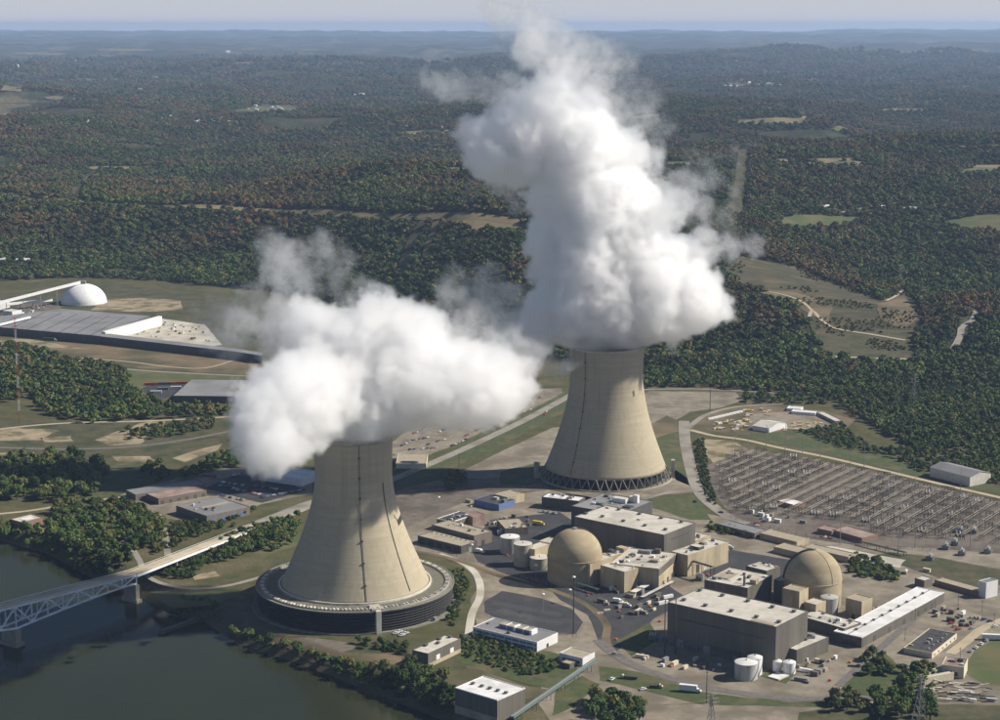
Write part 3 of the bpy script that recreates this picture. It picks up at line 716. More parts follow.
WOODS = []        # (polygon of pixels on the flat ground, spacing m, radius range, label, keep)
def wood(px, sp, r0, r1, label, bush=False): WOODS.append((px, sp, r0, r1, label, bush))
L_BANK = 'broad green tree in the river bank wood beside the small house'
wood([(-60, 455), (15, 462), (70, 458), (100, 462), (108, 480), (92, 498), (60, 503), (15, 500), (-60, 505)], 11.5, 6.5, 9.0, L_BANK)
wood([(50, 515), (90, 505), (130, 508), (150, 522), (158, 540), (140, 556), (118, 560), (108, 548), (70, 548), (45, 545)], 11, 5, 8.0, 'leafy tree in the clump between the bridge and the small flat-roofed house')
wood([(-60, 524), (10, 528), (40, 532), (60, 542), (95, 556), (125, 566), (128, 580), (90, 572), (60, 560), (20, 546), (-60, 532)], 10, 5.5, 8, 'dark tree overhanging the river upstream of the bridge')
wood([(-60, 352), (20, 345), (70, 362), (105, 366), (125, 374), (140, 398), (170, 407), (225, 409), (234, 412), (222, 418), (150, 419), (90, 424), (50, 416), (30, 400), (-60, 410)], 12.5, 6, 8.5, 'rounded tree in the wood between the tall mast and the grey-roofed warehouse')
wood([(225, 636), (262, 642), (300, 652), (345, 668), (380, 676), (425, 684), (455, 700), (450, 716), (430, 712), (395, 698), (345, 678), (300, 661), (262, 650), (232, 642)], 5.6, 4.2, 6.2, 'green riverside tree on the bank below the near cooling tower')
wood([(385, 680), (415, 672), (448, 682), (456, 705), (448, 722), (420, 712)], 8, 5, 7.5, 'green riverside tree on the bank below the near cooling tower')
wood([(358, 644), (366, 640), (374, 646), (372, 652), (360, 652)], 8, 4, 5.5, 'round bush-like tree on the gravel by the near tower')
wood([(376, 642), (410, 645), (408, 656), (378, 652)], 6, 2.6, 4, 'shrub beside the small grey pump building', True)
wood([(586, 702), (612, 696), (640, 708), (644, 728), (590, 728)], 9, 6, 8, 'big bright green tree at the bottom edge beside the gravel lot')
wood([(862, 662), (880, 656), (892, 664), (890, 676), (868, 676)], 8, 4.5, 6.5, 'dark rounded tree on the grass below the long white-roofed building')
wood([(870, 700), (900, 690), (935, 700), (945, 720), (870, 722)], 9, 5, 7.5, 'dark tree at the bottom right corner near the scrap heap')
wood([(822, 700), (850, 694), (868, 704), (864, 716), (826, 716)], 8, 3.5, 5.5, 'low tree beside the bottom right lane')
wood([(900, 672), (930, 668), (940, 690), (915, 696), (898, 690)], 8, 4, 6, 'tree beside the dark-roofed shed at lower right')
wood([(455, 640), (475, 636), (520, 648), (550, 660), (560, 672), (520, 676), (480, 662), (458, 652)], 5.5, 1.8, 3.2, 'low dark shrub on the slope below the white office building', True)
wood([(448, 575), (462, 568), (470, 585), (462, 608), (452, 632), (446, 620), (454, 598)], 6, 2.2, 3.8, 'shrub on the strip between the near tower and the loop road', True)
wood([(150, 540), (210, 528), (262, 520), (300, 512), (300, 535), (285, 552), (230, 556), (190, 566), (160, 566)], 9.5, 3.4, 5.6, 'tree on the slope beside the bridge approach road')
wood([(128, 505), (150, 515), (170, 522), (160, 545), (140, 538)], 9, 4, 6, 'tree beside the track under the bridge approach')
wood([(205, 462), (245, 446), (262, 450), (265, 462), (235, 468), (210, 475), (185, 482), (178, 476)], 9, 3.5, 5.8, 'tree on the bank behind the car park of the brown sheds')
wood([(125, 430), (160, 426), (215, 420), (220, 428), (170, 438), (135, 440)], 9, 3.5, 5.2, 'low tree between the two railway lines')
wood([(138, 466), (165, 462), (170, 480), (150, 486)], 9, 4, 5.5, 'tree at the edge of the meadow beside the brown sheds')
wood([(694, 442), (703, 440), (708, 470), (716, 505), (708, 502), (698, 475)], 5.5, 1.8, 3.2, 'hedge shrub along the access road to the switchyard', True)
wood([(800, 432), (840, 425), (860, 438), (880, 455), (840, 448)], 8, 2.5, 4.2, 'shrub on the slope above the switchyard', True)
wood([(845, 555), (880, 560), (900, 575), (895, 582), (850, 575)], 6, 2.4, 4.2, 'shrub behind the second reactor dome', True)
wood([(706, 524), (760, 534), (764, 540), (712, 532)], 6, 2.2, 3.6, 'shrub behind the low tan stores building', True)
wood([(820, 390), (862, 395), (900, 385), (960, 388), (1040, 390), (1040, 445), (960, 440), (935, 458), (900, 442), (870, 425), (840, 408)], 10.5, 4.5, 7.0, 'tree in the autumn wood above the switchyard')
wood([(735, 400), (760, 395), (810, 396), (840, 404), (800, 404), (760, 405)], 9, 4, 6, 'tree in the row beside the bare field behind the storage yard')
wood([(880, 452), (925, 446), (1010, 474), (1030, 488), (990, 484), (930, 475)], 9, 3.5, 5.5, 'tree beside the grey barn')
wood([(440, 480), (462, 470), (470, 486), (450, 492)], 8, 3.5, 5, 'dark tree standing in the shadow between the two towers')
def poisson(poly, sp, seed):
    g = np.random.default_rng(seed); xs = [p[0] for p in poly]; ys = [p[1] for p in poly]
    X, Y = np.meshgrid(np.arange(min(xs), max(xs) + sp, sp), np.arange(min(ys), max(ys) + sp, sp * .9)); X = X + (np.arange(X.shape[0]) % 2)[:, None] * sp / 2
    X = X + g.uniform(-.38, .38, X.shape) * sp; Y = Y + g.uniform(-.38, .38, Y.shape) * sp
    k = inpoly(poly, X, Y); return np.stack([X[k], Y[k]], -1)
near_trees = []; extra = []
MASS = [([(636, 388), (700, 387), (735, 390), (790, 393), (830, 398), (862, 402), (900, 396), (960, 398), (1060, 402), (1060, 374), (860, 372), (700, 374), (636, 376)], 11, 6.6),
        ([(845, 402), (900, 392), (1060, 396), (1060, 480), (1000, 470), (950, 452), (905, 448), (880, 430)], 11.5, 6.0), ([(150, 548), (190, 545), (232, 538), (290, 518), (302, 522), (296, 536), (262, 546), (236, 560), (205, 566), (190, 580), (165, 578)], 6.5, 3.6), ([(150, 598), (175, 596), (215, 600), (225, 612), (200, 614), (172, 610)], 7, 2.6), ([(60, 536), (110, 545), (128, 562), (132, 580), (105, 575), (75, 562)], 8, 6.5), ([(120, 500), (150, 512), (158, 530), (150, 545), (125, 530)], 8.5, 5), ([(170, 524), (212, 522), (262, 505), (255, 512), (212, 528), (176, 540)], 6.5, 3.2), ([(-80, 282), (30, 279), (110, 278), (200, 284), (262, 292), (262, 280), (-80, 268)], 12, 7)]
for i_, (px_, sp_, r_) in enumerate(MASS):
    for x, y in poisson([P(u, v)[:2] for u, v in px_], sp_, 300 + i_):
        if (v_ok := not inpoly(SHORE_W, np.array([x]), np.array([y]))[0]): extra.append((x, y, r_ * random.uniform(.7, 1.2)))
for i, (px, sp, r0, r1, label, bush) in enumerate(WOODS):
    poly = [T(u, v)[:2] if v > 500 and u < 460 else P(u, v)[:2] for u, v in px]
    for x, y in poisson(poly, sp * (1.18 if not bush else 1.0), 50 + i):
        r = random.uniform(r0, r1); u_, v_ = proj(x, y, 0); near_trees.append((x, y, r, f'{label}, {sector(u_, v_, min(q[0] for q in px), max(q[0] for q in px), min(q[1] for q in px), max(q[1] for q in px))}', bush))
wet = inpoly(SHORE_W, [t[0] for t in near_trees], [t[1] for t in near_trees]) & (polydist(SHORE_W, [t[0] for t in near_trees], [t[1] for t in near_trees]) > 3)
_ap = [P(u, v)[:2] for u, v in ((126, 573), (180, 551), (258, 523), (285, 513), (312, 503), (350, 492))]
def _off_road(t):
    p_ = Vector(t[:2])
    for a, b in zip(_ap, _ap[1:]):
        a, b = Vector(a), Vector(b); k = max(0, min(1, (p_ - a).dot(b - a) / (b - a).length_squared))
        if (a + (b - a) * k - p_).length < 10 + t[2] * .8: return False
    return True
near_trees = [t for t, w_ in zip(near_trees, wet) if not w_ and _off_road(t)]
def showy(t):
    u, v = proj(t[0], t[1], 4); d = math.hypot(t[1], H)
    return (t[2] / d) * (1 if -8 < u < 1008 and v < 728 else 0)
near_trees.sort(key=showy, reverse=True)
extra = [t for t in extra if t[1] > 2300 or _off_road(t)]
trees = [t for t in near_trees if not t[4]]; bushes = [t for t in near_trees if t[4]]
print('trees', len(trees), 'bushes', len(bushes))
singles, rest = trees[:300], trees[300:]
first_crown = []
def plant(x, y, r, label, bush, group):
    z = float(terrain(x, y)); k = random.randrange(5)
    o = empty('shrub' if bush else 'tree', (x, y, z), random.uniform(0, 6.28), label, 'shrub' if bush else 'tree', group)
    c = bpy.data.objects.new('crown', CROWN[k]); link(c, o); c.scale = (r * random.uniform(.9, 1.1), r * random.uniform(.9, 1.1), r * random.uniform(.8, 1.35)); c.location = (0, 0, -.35 * r if bush else r * .12)
    if not bush:
        t_ = bpy.data.objects.new('trunk', TRUNK); link(t_, o); t_.scale = (r, r, r * 1.1)
    return c
for x, y, r, label, bush in singles: first_crown.append(plant(x, y, r, label, False, 'trees standing round the plant and along the river'))
for x, y, r, label, bush in bushes[:240]: plant(x, y, r, label, True, 'shrubs on the banks and verges')
rest = [(t[0], t[1], t[2]) for t in rest + bushes[240:]] + extra

# ------------------------------------------------------------------ the forest on the hills: one mass
def forest_points():
    g = np.random.default_rng(5); out = []
    for y0, y1, sp, rr in ((2380, 4200, 12.0, 7.3), (4200, 6200, 14.0, 8.2), (6200, 9500, 18.0, 9.5), (9500, 15000, 30.0, 14.0), (15000, 24000, 52.0, 22.0)):
        ys = np.arange(y0, y1, sp * .9); smax = .30
        for y in ys:
            x = np.arange(-smax * y - 60, smax * y + 60, sp); x = x + g.uniform(-.45, .45, x.shape) * sp
            yy = y + g.uniform(-.45, .45, x.shape) * sp
            out.append(np.stack([x, yy, rr * g.uniform(.5, 1.35, x.shape)], -1))
    p = np.concatenate(out); z = terrain(p[:, 0], p[:, 1])
    keep = z > 0.5
    # fields and thinner places left open on the plateau
    op = vnoise(p[:, 0], p[:, 1] * .7, 420, 31) + .5 * vnoise(p[:, 0], p[:, 1], 170, 32)
    keep &= ~((op > np.interp(p[:, 1], [4600, 6000, 9000], [.52, .40, .30])) & (p[:, 1] > 4700))
    for poly in CLEAR:
        xs = [q[0] for q in poly]; yv = [q[1] for q in poly]
        k = keep & (p[:, 0] > min(xs) - 3) & (p[:, 0] < max(xs) + 3) & (p[:, 1] > min(yv) - 3) & (p[:, 1] < max(yv) + 3)
        ix = np.nonzero(k)[0]
        if len(ix): keep[ix[inpoly(poly, p[ix, 0], p[ix, 1])]] = False
    p = p[keep]; z = z[keep]
    sc = []                                   # scrub coming back on the stripped hillside
    for poly in SCRUB:
        q = poisson(poly, 8.5, 91); q = q[vnoise(q[:, 0], q[:, 1], 60, 77) + .3 * vnoise(q[:, 0], q[:, 1], 17, 78) > .04]; sc.append(np.stack([q[:, 0], q[:, 1], np.random.default_rng(3).uniform(1.2, 3.4, len(q))], -1))
    if sc: sc = np.concatenate(sc); p = np.concatenate([p, sc]); z = np.concatenate([z, terrain(sc[:, 0], sc[:, 1])])
    r = p[:, 2]
    if rest:
        q = np.array([(t[0], t[1], t[2]) for t in rest]); p = np.concatenate([p, q]); z = np.concatenate([z, terrain(q[:, 0], q[:, 1])]); r = p[:, 2]
    return p[:, 0], p[:, 1], z, r
def forest():
    x, y, z, r = forest_points(); n = len(x); g = np.random.default_rng(9)
    me = bpy.data.meshes.new('forest'); me.vertices.add(n); me.vertices.foreach_set('co', np.stack([x, y, z - r * .15 + g.uniform(-.25, .45, n) * r], -1).astype(np.float32).ravel())
    a = me.attributes.new('size', 'FLOAT', 'POINT'); a.data.foreach_set('value', r.astype(np.float32))
    a = me.attributes.new('turn', 'FLOAT', 'POINT'); a.data.foreach_set('value', g.uniform(0, 6.28, n).astype(np.float32))
    a = me.attributes.new('pick', 'INT', 'POINT'); a.data.foreach_set('value', g.integers(0, 4, n).astype(np.int32))
    me.update()
    o = bpy.data.objects.new('forest', me); link(o); tag(o, 'autumn forest covering the hills behind the plant', 'forest', kind='stuff')
    ng = bpy.data.node_groups.new('forest', 'GeometryNodeTree'); N, L = ng.nodes, ng.links
    ng.interface.new_socket('Geometry', in_out='INPUT', socket_type='NodeSocketGeometry'); ng.interface.new_socket('Geometry', in_out='OUTPUT', socket_type='NodeSocketGeometry')
    gi, go = N.new('NodeGroupInput'), N.new('NodeGroupOutput')
    mp = N.new('GeometryNodeMeshToPoints'); L.new(gi.outputs[0], mp.inputs[0])
    ip = N.new('GeometryNodeInstanceOnPoints'); L.new(mp.outputs[0], ip.inputs['Points'])
    jo = N.new('GeometryNodeJoinGeometry')
    for cme in FCROWN:
        co = bpy.data.objects.new('forest_crown_shape', cme)      # never linked to the scene: only the shape is used
        oi = N.new('GeometryNodeObjectInfo'); oi.inputs['Object'].default_value = co; oi.inputs['As Instance'].default_value = True
        L.new(oi.outputs['Geometry'], jo.inputs[0])
    L.new(jo.outputs[0], ip.inputs['Instance']); ip.inputs['Pick Instance'].default_value = True
    def attr(nm, tp):
        q = N.new('GeometryNodeInputNamedAttribute'); q.data_type = tp; q.inputs['Name'].default_value = nm; return q.outputs[0]
    L.new(attr('pick', 'INT'), ip.inputs['Instance Index'])
    cx = N.new('ShaderNodeCombineXYZ'); L.new(attr('turn', 'FLOAT'), cx.inputs[2]); L.new(cx.outputs[0], ip.inputs['Rotation'])
    L.new(attr('size', 'FLOAT'), ip.inputs['Scale']); L.new(ip.outputs[0], go.inputs[0])
    mod = o.modifiers.new('forest', 'NODES'); mod.node_group = ng
    print('forest', n)
forest()
# ------------------------------------------------------------------ flat ground of the plant: yards, lawns, roads
_lift = {}
def patch(name, px, m, lift=.06, rounded=0):
    poly = [P(u, v)[:2] for u, v in px]; out = []
    for i in range(len(poly)):
        a, b = poly[i], poly[(i + 1) % len(poly)]; L_ = math.hypot(b[0] - a[0], b[1] - a[1]); k = max(1, int(L_ / 9)) if rounded else 1
        for j in range(k):
            t = j / k; x, y = a[0] + (b[0] - a[0]) * t, a[1] + (b[1] - a[1]) * t
            out.append((x + rounded * float(vnoise(x, y, 16, 43)), y + rounded * 1.5 * float(vnoise(x, y, 16, 44)), lift))
    return tag(MB().add(out, [tuple(range(len(out)))]).build(name, m), kind='structure')
def road(name, px, width, m, lift=.3, z=None):
    pts = [P(u, v) for u, v in px]; dense, e = strip_pts(pts, width, 8.0); V = []; Fc = []
    for a, b in e: V += [(a.x, a.y, lift), (b.x, b.y, lift)]
    for i in range(len(e) - 1): Fc.append((2 * i, 2 * i + 1, 2 * i + 3, 2 * i + 2))
    return tag(MB().add(V, Fc).build(name, m), kind='structure')
# left side: works, railway land, sheds
patch('rough_grass', [(-60, 300), (60, 288), (105, 285), (205, 292), (240, 300), (262, 330), (262, 345), (-60, 318)], M['rough'], .05, 8)
patch('brown_field', [(-60, 331), (120, 345), (240, 357), (262, 362), (262, 376), (120, 366), (-60, 346)], M['brownfield'], .06, 8)
patch('tan_earth', [(-60, 336), (30, 339), (90, 350), (30, 346), (-60, 342)], M['tan_earth'], .09, 6)
patch('tan_earth', [(90, 310), (108, 299), (140, 298), (180, 300), (183, 310), (140, 312)], M['tan_earth'], .08, 4)
patch('works_yard', [(103, 334), (158, 318), (205, 325), (222, 345), (205, 347)], M['slab'], .12, 2)
patch('works_yard', [(-60, 322), (0, 316), (25, 303), (60, 304), (62, 310), (20, 320), (-60, 332)], M['yard'], .09, 3)
patch('meadow', [(118, 368), (190, 374), (262, 378), (262, 384), (188, 384), (165, 398), (130, 394), (118, 380)], M['pasture'], .08, 4)
road('works_road', [(-40, 352), (60, 358), (125, 369), (200, 374), (265, 377)], 8, M['road'])
road('dirt_track', [(82, 358), (130, 362), (170, 367), (205, 368), (235, 360)], 5, M['bare_road'], .25)
patch('trailer_park', [(140, 390), (150, 383), (188, 383), (190, 388), (172, 396), (158, 400)], M['asphalt'], .1)
patch('railway_land', [(-60, 428), (40, 420), (150, 416), (262, 410), (262, 440), (200, 458), (110, 462), (-60, 466)], M['rough'], .05, 6)
patch('tan_earth', [(-60, 432), (20, 428), (60, 430), (40, 440), (-60, 442)], M['tan_earth'], .09, 7)
patch('tan_earth', [(95, 440), (120, 430), (150, 421), (165, 422), (150, 434), (140, 444), (110, 446)], M['tan_earth'], .09, 6)
patch('tan_earth', [(40, 438), (70, 436), (72, 441), (45, 442)], M['tan_earth'], .09, 5)
patch('tan_earth', [(172, 458), (205, 448), (222, 444), (218, 450), (185, 462)], M['tan_earth'], .09, 4)
patch('tan_earth', [(110, 456), (150, 456), (160, 462), (118, 462)], M['tan_earth'], .09, 4)
patch('tan_earth', [(-30, 452), (12, 453), (10, 460), (-30, 460)], M['tan_earth'], .09, 4)
road('dirt_track', [(-40, 436), (10, 428), (70, 423), (150, 421), (245, 416)], 7, M['bare_road'], .25)
road('railway_bed', [(-40, 446), (40, 449), (90, 449), (140, 446), (185, 440), (232, 431), (262, 424)], 9, M['track_bed'], .3)
patch('meadow', [(90, 468), (140, 461), (150, 468), (140, 486), (110, 500), (70, 508), (85, 490)], M['lawn'], .09, 5)
patch('sheds_yard', [(108, 502), (130, 490), (195, 474), (262, 461), (312, 468), (312, 494), (262, 504), (215, 522), (176, 520), (150, 516), (122, 508)], M['gravel'], .1, 2)
patch('car_park', [(205, 488), (232, 476), (262, 474), (306, 490), (262, 503), (240, 498)], M['asphalt'], .16, 1)
road('dirt_lane', [(-40, 517), (20, 512), (60, 506), (100, 500), (128, 496)], 6, M['bare_road'], .25)
road('lane', [(158, 514), (163, 526), (166, 542), (168, 556)], 7, M['road'], .3)
road('riverside_path', [(113, 534), (128, 543), (138, 558), (150, 578), (182, 588), (221, 587), (262, 577)], 6, M['road'], .3)
patch('lawn', [(150, 592), (190, 592), (235, 590), (245, 598), (210, 606), (170, 608)], M['pasture'], .08, 4)
patch('lawn', [(236, 548), (268, 538), (300, 534), (300, 545), (262, 556)], M['pasture'], .08, 4)
patch('tan_earth', [(192, 575), (215, 571), (220, 576), (196, 580)], M['tan_earth'], .08, 3)
# between and behind the towers
patch('car_park', [(380, 452), (430, 412), (500, 390), (560, 388), (566, 396), (520, 414), (470, 438), (400, 468)], M['gravel'], .08, 3)
road('verge', [(372, 492), (430, 468), (475, 448), (525, 423), (575, 396), (612, 376)], 46, M['lawn'], .12)
road('main_road', [(372, 488), (430, 464), (475, 444), (525, 420), (575, 393), (612, 373)], 13, M['road'], .3)
patch('apron', [(448, 478), (500, 452), (552, 428), (575, 425), (575, 460), (540, 474), (520, 480)], M['gravel'], .1, 1)
patch('shadow_apron', [(385, 492), (448, 478), (540, 470), (550, 490), (520, 492), (470, 500), (440, 512), (418, 540), (400, 530)], M['yard'], .08, 1)  # apron traced from the far tower's shadow, that shade put into its colour
patch('lawn', [(500, 472), (540, 462), (546, 478), (530, 486), (500, 484)], M['lawn'], .14, 3)
patch('bare_field', [(636, 398), (650, 391), (735, 392), (742, 400), (720, 408), (690, 412), (660, 428), (640, 430)], M['gravel'], .08, 3)
road('field_lane', [(630, 390), (690, 389), (740, 391), (790, 394)], 7, M['road'], .3)
patch('lawn', [(655, 438), (684, 430), (688, 462), (694, 488), (676, 480), (664, 462)], M['lawn'], .1, 3)
patch('lawn', [(640, 505), (672, 496), (700, 500), (712, 520), (690, 520), (660, 510)], M['lawn'], .12, 3)
patch('rough_grass', [(640, 430), (668, 415), (684, 425), (684, 436), (655, 446)], M['brownfield'], .09, 4)
patch('apron', [(560, 492), (640, 492), (676, 470), (690, 480), (697, 492), (660, 495), (640, 502), (600, 505)], M['gravel'], .1, 1)
road('access_road', [(684, 421), (685, 440), (690, 465), (697, 488), (708, 502), (730, 518), (748, 524)], 14, M['road'], .35)
road('tower_road', [(648, 498), (672, 492), (700, 490)], 7, M['road'], .3)
patch('storage_yard', [(690, 426), (718, 410), (760, 404), (820, 410), (856, 420), (838, 434), (790, 430), (735, 436)], M['brownfield'], .09, 3)
patch('storage_yard', [(728, 424), (760, 412), (800, 412), (836, 420), (820, 430), (770, 428)], M['gravel'], .13, 4)
road('yard_road', [(686, 430), (704, 416), (730, 408), (760, 405), (790, 404)], 8, M['road'], .3)
road('yard_road', [(690, 430), (715, 436), (745, 440), (780, 448), (830, 458), (885, 471), (940, 484), (1010, 500)], 8, M['bare_road'], .3)
patch('dry_grass', [(700, 438), (735, 442), (748, 450), (718, 466), (708, 458)], M['tan_earth'], .1, 4)
patch('lawn', [(740, 437), (800, 428), (860, 444), (900, 462), (1010, 490), (1010, 496), (880, 467), (800, 448)], M['lawn'], .1, 4)
patch('switchyard', [(706, 466), (748, 449), (815, 460), (880, 473), (940, 488), (1030, 508), (1030, 556), (930, 548), (860, 546), (760, 532), (730, 516), (712, 490)], M['yard'], .15, 1)
patch('plant_yard', [(402, 530), (440, 512), (470, 500), (548, 490), (640, 505), (700, 512), (735, 520), (860, 546), (930, 548), (1030, 556), (1030, 735), (860, 735), (560, 735), (536, 700), (548, 672), (560, 660), (480, 634), (470, 600), (482, 582), (455, 560), (415, 552)], M['gravel'], .1, 0)
patch('asphalt_yard', [(470, 548), (490, 520), (560, 512), (600, 540), (600, 575), (548, 588), (500, 572), (478, 562)], M['asphalt'], .16, 1)
patch('car_park', [(484, 602), (502, 591), (540, 598), (572, 609), (583, 622), (576, 634), (556, 633), (493, 617), (485, 612)], M['asphalt'], .18, 1)
patch('asphalt_yard', [(548, 588), (600, 572), (668, 585), (690, 600), (655, 618), (640, 634), (616, 652), (598, 640), (588, 615), (560, 600)], M['asphalt'], .17, 1)
patch('asphalt_yard', [(690, 560), (720, 548), (790, 560), (800, 590), (720, 590)], M['asphalt'], .17, 1)
road('fence_road', [(412, 551), (440, 556), (468, 564), (500, 576), (545, 588), (585, 604), (606, 624), (606, 640), (614, 654)], 7, M['brownfield'], .29)
road('loop_road', [(440, 554), (466, 565), (478, 578), (480, 596), (472, 614), (468, 640)], 7, M['slab'], .26)
road('plant_road', [(598, 640), (612, 652), (640, 668), (700, 686), (780, 698), (850, 698), (920, 700)], 10, M['track_bed'], .3)
patch('lawn', [(616, 641), (650, 622), (658, 640), (632, 656)], M['lawn'], .2, 1)
patch('lawn', [(600, 666), (640, 672), (700, 692), (790, 702), (850, 702), (850, 708), (700, 704), (640, 690), (600, 680)], M['lawn'], .22, 2)
patch('lawn', [(452, 640), (480, 634), (562, 655), (582, 672), (556, 690), (520, 682), (468, 668), (450, 652)], M['lawn'], .14, 2)
patch('brown_field', [(436, 672), (470, 668), (520, 684), (552, 690), (530, 700), (490, 694), (455, 690), (440, 685)], M['brownfield'], .16, 4)
patch('lawn', [(556, 690), (582, 676), (600, 684), (575, 706), (552, 716)], M['lawn'], .2, 2)
patch('bank', [(330, 642), (420, 640), (468, 640), (470, 668), (436, 672), (380, 664)], M['rough'], .07, 3)
patch('lawn', [(962, 672), (975, 650), (1030, 620), (1030, 690), (985, 684)], M['pasture'], .2, 2)
patch('lawn', [(840, 690), (862, 662), (884, 652), (905, 672), (900, 700), (850, 702)], M['lawn'], .19, 2)
patch('rough_grass', [(800, 712), (850, 704), (1030, 704), (1030, 740), (800, 740)], M['rough'], .17, 4)
road('dirt_lane', [(950, 654), (966, 642), (984, 628), (1010, 618)], 9, M['bare_road'], .34)
road('track', [(838, 686), (858, 668), (874, 654), (892, 638), (924, 610)], 7, M['track_bed'], .34)
patch('lawn', [(845, 560), (885, 560), (930, 575), (980, 590), (978, 582), (1030, 590), (1030, 575), (930, 556), (890, 552)], M['rough'], .2, 2)
patch('slab', [(800, 548), (830, 546), (905, 560), (900, 568), (850, 558)], M['slab'], .22, 2)
drape('gravel_mound', [(285, 642), (310, 638), (352, 642), (360, 648), (340, 656), (308, 652)], M['yard'], .25, 4, cut=False)
drape('river_slope', [(205, 612), (232, 598), (262, 604), (268, 622), (290, 634), (282, 642), (250, 640), (222, 630)], M['dark_earth'], .2, 4, cut=False)
drape('river_slope', [(262, 636), (300, 640), (350, 652), (420, 664), (420, 670), (350, 662), (290, 650)], M['brownfield'], .3, 4, cut=False)

# ------------------------------------------------------------------ buildings
M['yard'].node_tree
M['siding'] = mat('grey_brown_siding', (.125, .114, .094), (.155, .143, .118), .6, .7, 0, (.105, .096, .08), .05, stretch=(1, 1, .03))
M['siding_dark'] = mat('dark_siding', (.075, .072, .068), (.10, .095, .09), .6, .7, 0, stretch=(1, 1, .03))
M['tan'] = mat('tan_concrete', (.40, .335, .22), (.48, .41, .285), .25, .9, .05, (.33, .27, .18), .06, stretch=(1, 1, .25))
M['dome_tan'] = mat('dome_concrete', (.36, .30, .19), (.42, .355, .235), .3, .9, .05, (.30, .245, .155), .05, stretch=(.3, .3, 1))
M['brick'] = mat('brown_brick', (.21, .135, .10), (.27, .18, .135), .8, .9)
M['shed_brown'] = mat('brown_shed', (.15, .125, .105), (.2, .17, .145), .6, .8, 0, stretch=(1, 1, .05))
M['white_wall'] = mat('white_cladding', (.62, .62, .62), (.72, .72, .71), .4, .6, 0, stretch=(1, 1, .05))
M['cream'] = mat('cream_wall', (.55, .49, .36), (.64, .58, .45), .4, .8)
M['roof_pale'] = mat('pale_roof', (.46, .43, .37), (.56, .53, .465), .12, .9, 0, (.37, .345, .29), .04, lo3=.48, hi3=.7)
M['roof_white'] = mat('white_roof', (.66, .65, .64), (.75, .745, .74), .15, .8, 0, (.56, .55, .53), .05)
M['roof_grey'] = mat('grey_roof', (.20, .20, .205), (.25, .25, .25), .08, .85, 0, (.17, .17, .17), .02)
M['roof_dark'] = mat('dark_roof', (.045, .045, .048), (.07, .068, .068), .2, .85)
M['roof_tan'] = mat('tan_roof', (.30, .26, .19), (.37, .325, .245), .2, .9)
M['roof_pink'] = mat('rusty_roof', (.28, .21, .18), (.34, .265, .23), .1, .85, 0, (.22, .15, .12), .06)
M['vent'] = mat('vent_metal', (.09, .09, .09), (.13, .13, .125), .8, .6)
M['glass'] = mat('window_glass', (.03, .045, .07), (.05, .07, .11), .4, .2)
M['blue'] = mat('blue_panel', (.10, .15, .30), (.14, .2, .36), .5, .5)
M['teal'] = mat('teal_steel', (.10, .15, .15), (.14, .19, .19), .5, .6)
M['red'] = mat('red_paint', (.48, .07, .04), (.55, .09, .05), .5, .5)
M['orange'] = mat('orange_paint', (.55, .17, .05), (.6, .2, .07), .5, .5)
M['yellow'] = mat('yellow_paint', (.62, .42, .06), (.7, .5, .1), .5, .5)
M['silver'] = mat('silver_paint', (.40, .40, .385), (.48, .475, .455), .4, .5, 0, (.34, .32, .28), .15, stretch=(1, 1, .2))
VENT = MB(); VENT.box((0, 0, 0), (2.3, 2.3, 1.0)); VENT.prism([(-1.6, -1.6), (1.6, -1.6), (1.6, 1.6), (-1.6, 1.6)], 1.05, 1.9)
VENT_ME = VENT.mesh('roof_vent', M['vent'])
SMALLVENT_ME = MB().lathe([(.55, 0), (.55, .9), (.9, 1.0), (.9, 1.35), (.2, 1.6)], 8).mesh('roof_cowl', M['vent'])
def rect4(px, z):
    """left, back, right, front corners in the photograph at height z -> a true rectangle"""
    L_, B_, R_, F_ = [np.array(P(u, v, z)[:2]) for u, v in px]
    c = (L_ + B_ + R_ + F_) / 4; ax = (F_ - L_) + (R_ - B_); ax /= np.linalg.norm(ax); ay = np.array([-ax[1], ax[0]])
    hl = (abs((F_ - L_) @ ax) + abs((R_ - B_) @ ax)) / 4; hw = (abs((B_ - L_) @ ay) + abs((R_ - F_) @ ay)) / 4
    return c, ax, ay, hl, hw
def vent_at(parent, u, v, z, me=None, s=1.0, rz=0.0, name='roof_vent'):
    p = P(u, v, z); o = bpy.data.objects.new(name, me or VENT_ME); link(o, parent)
    o.location = Vector(p) - parent.location; o.rotation_euler = (0, 0, rz); o.scale = (s, s, s); return o
def block(root, px, h, wall, roof, z0=0.0, par=.9, name='wall', trim=None):
    """one rectangular volume of a building as wall, roof and parapet parts"""
    c, ax, ay, hl, hw = rect4(px, h); o = np.array(root.location[:2])
    def q(a, b): p = c + ax * a + ay * b - o; return (p[0], p[1])
    rp = [q(-hl, -hw), q(hl, -hw), q(hl, hw), q(-hl, hw)]; ip = [q(-hl + .45, -hw + .45), q(hl - .45, -hw + .45), q(hl - .45, hw - .45), q(-hl + .45, hw - .45)]
    w = MB().prism(rp, z0, h - par, top=False, bottom=False).build(name, wall, root)
    r = MB().add([(x, y, h - par * .55) for x, y in ip], [(0, 1, 2, 3)]).build('roof', roof, root)
    pp = MB()
    for i in range(4):
        j = (i + 1) % 4
        pp.add([(*rp[i], h - par), (*rp[j], h - par), (*rp[j], h), (*rp[i], h), (*ip[i], h), (*ip[j], h), (*ip[j], h - par), (*ip[i], h - par)], [(0, 1, 2, 3), (3, 2, 5, 4), (4, 5, 6, 7)])
    pp.build('parapet', trim or wall, r)
    return dict(c=c, ax=ax, ay=ay, hl=hl, hw=hw, h=h, q=q, root=root, wall=w, roof=r, rz=math.atan2(ax[1], ax[0]))
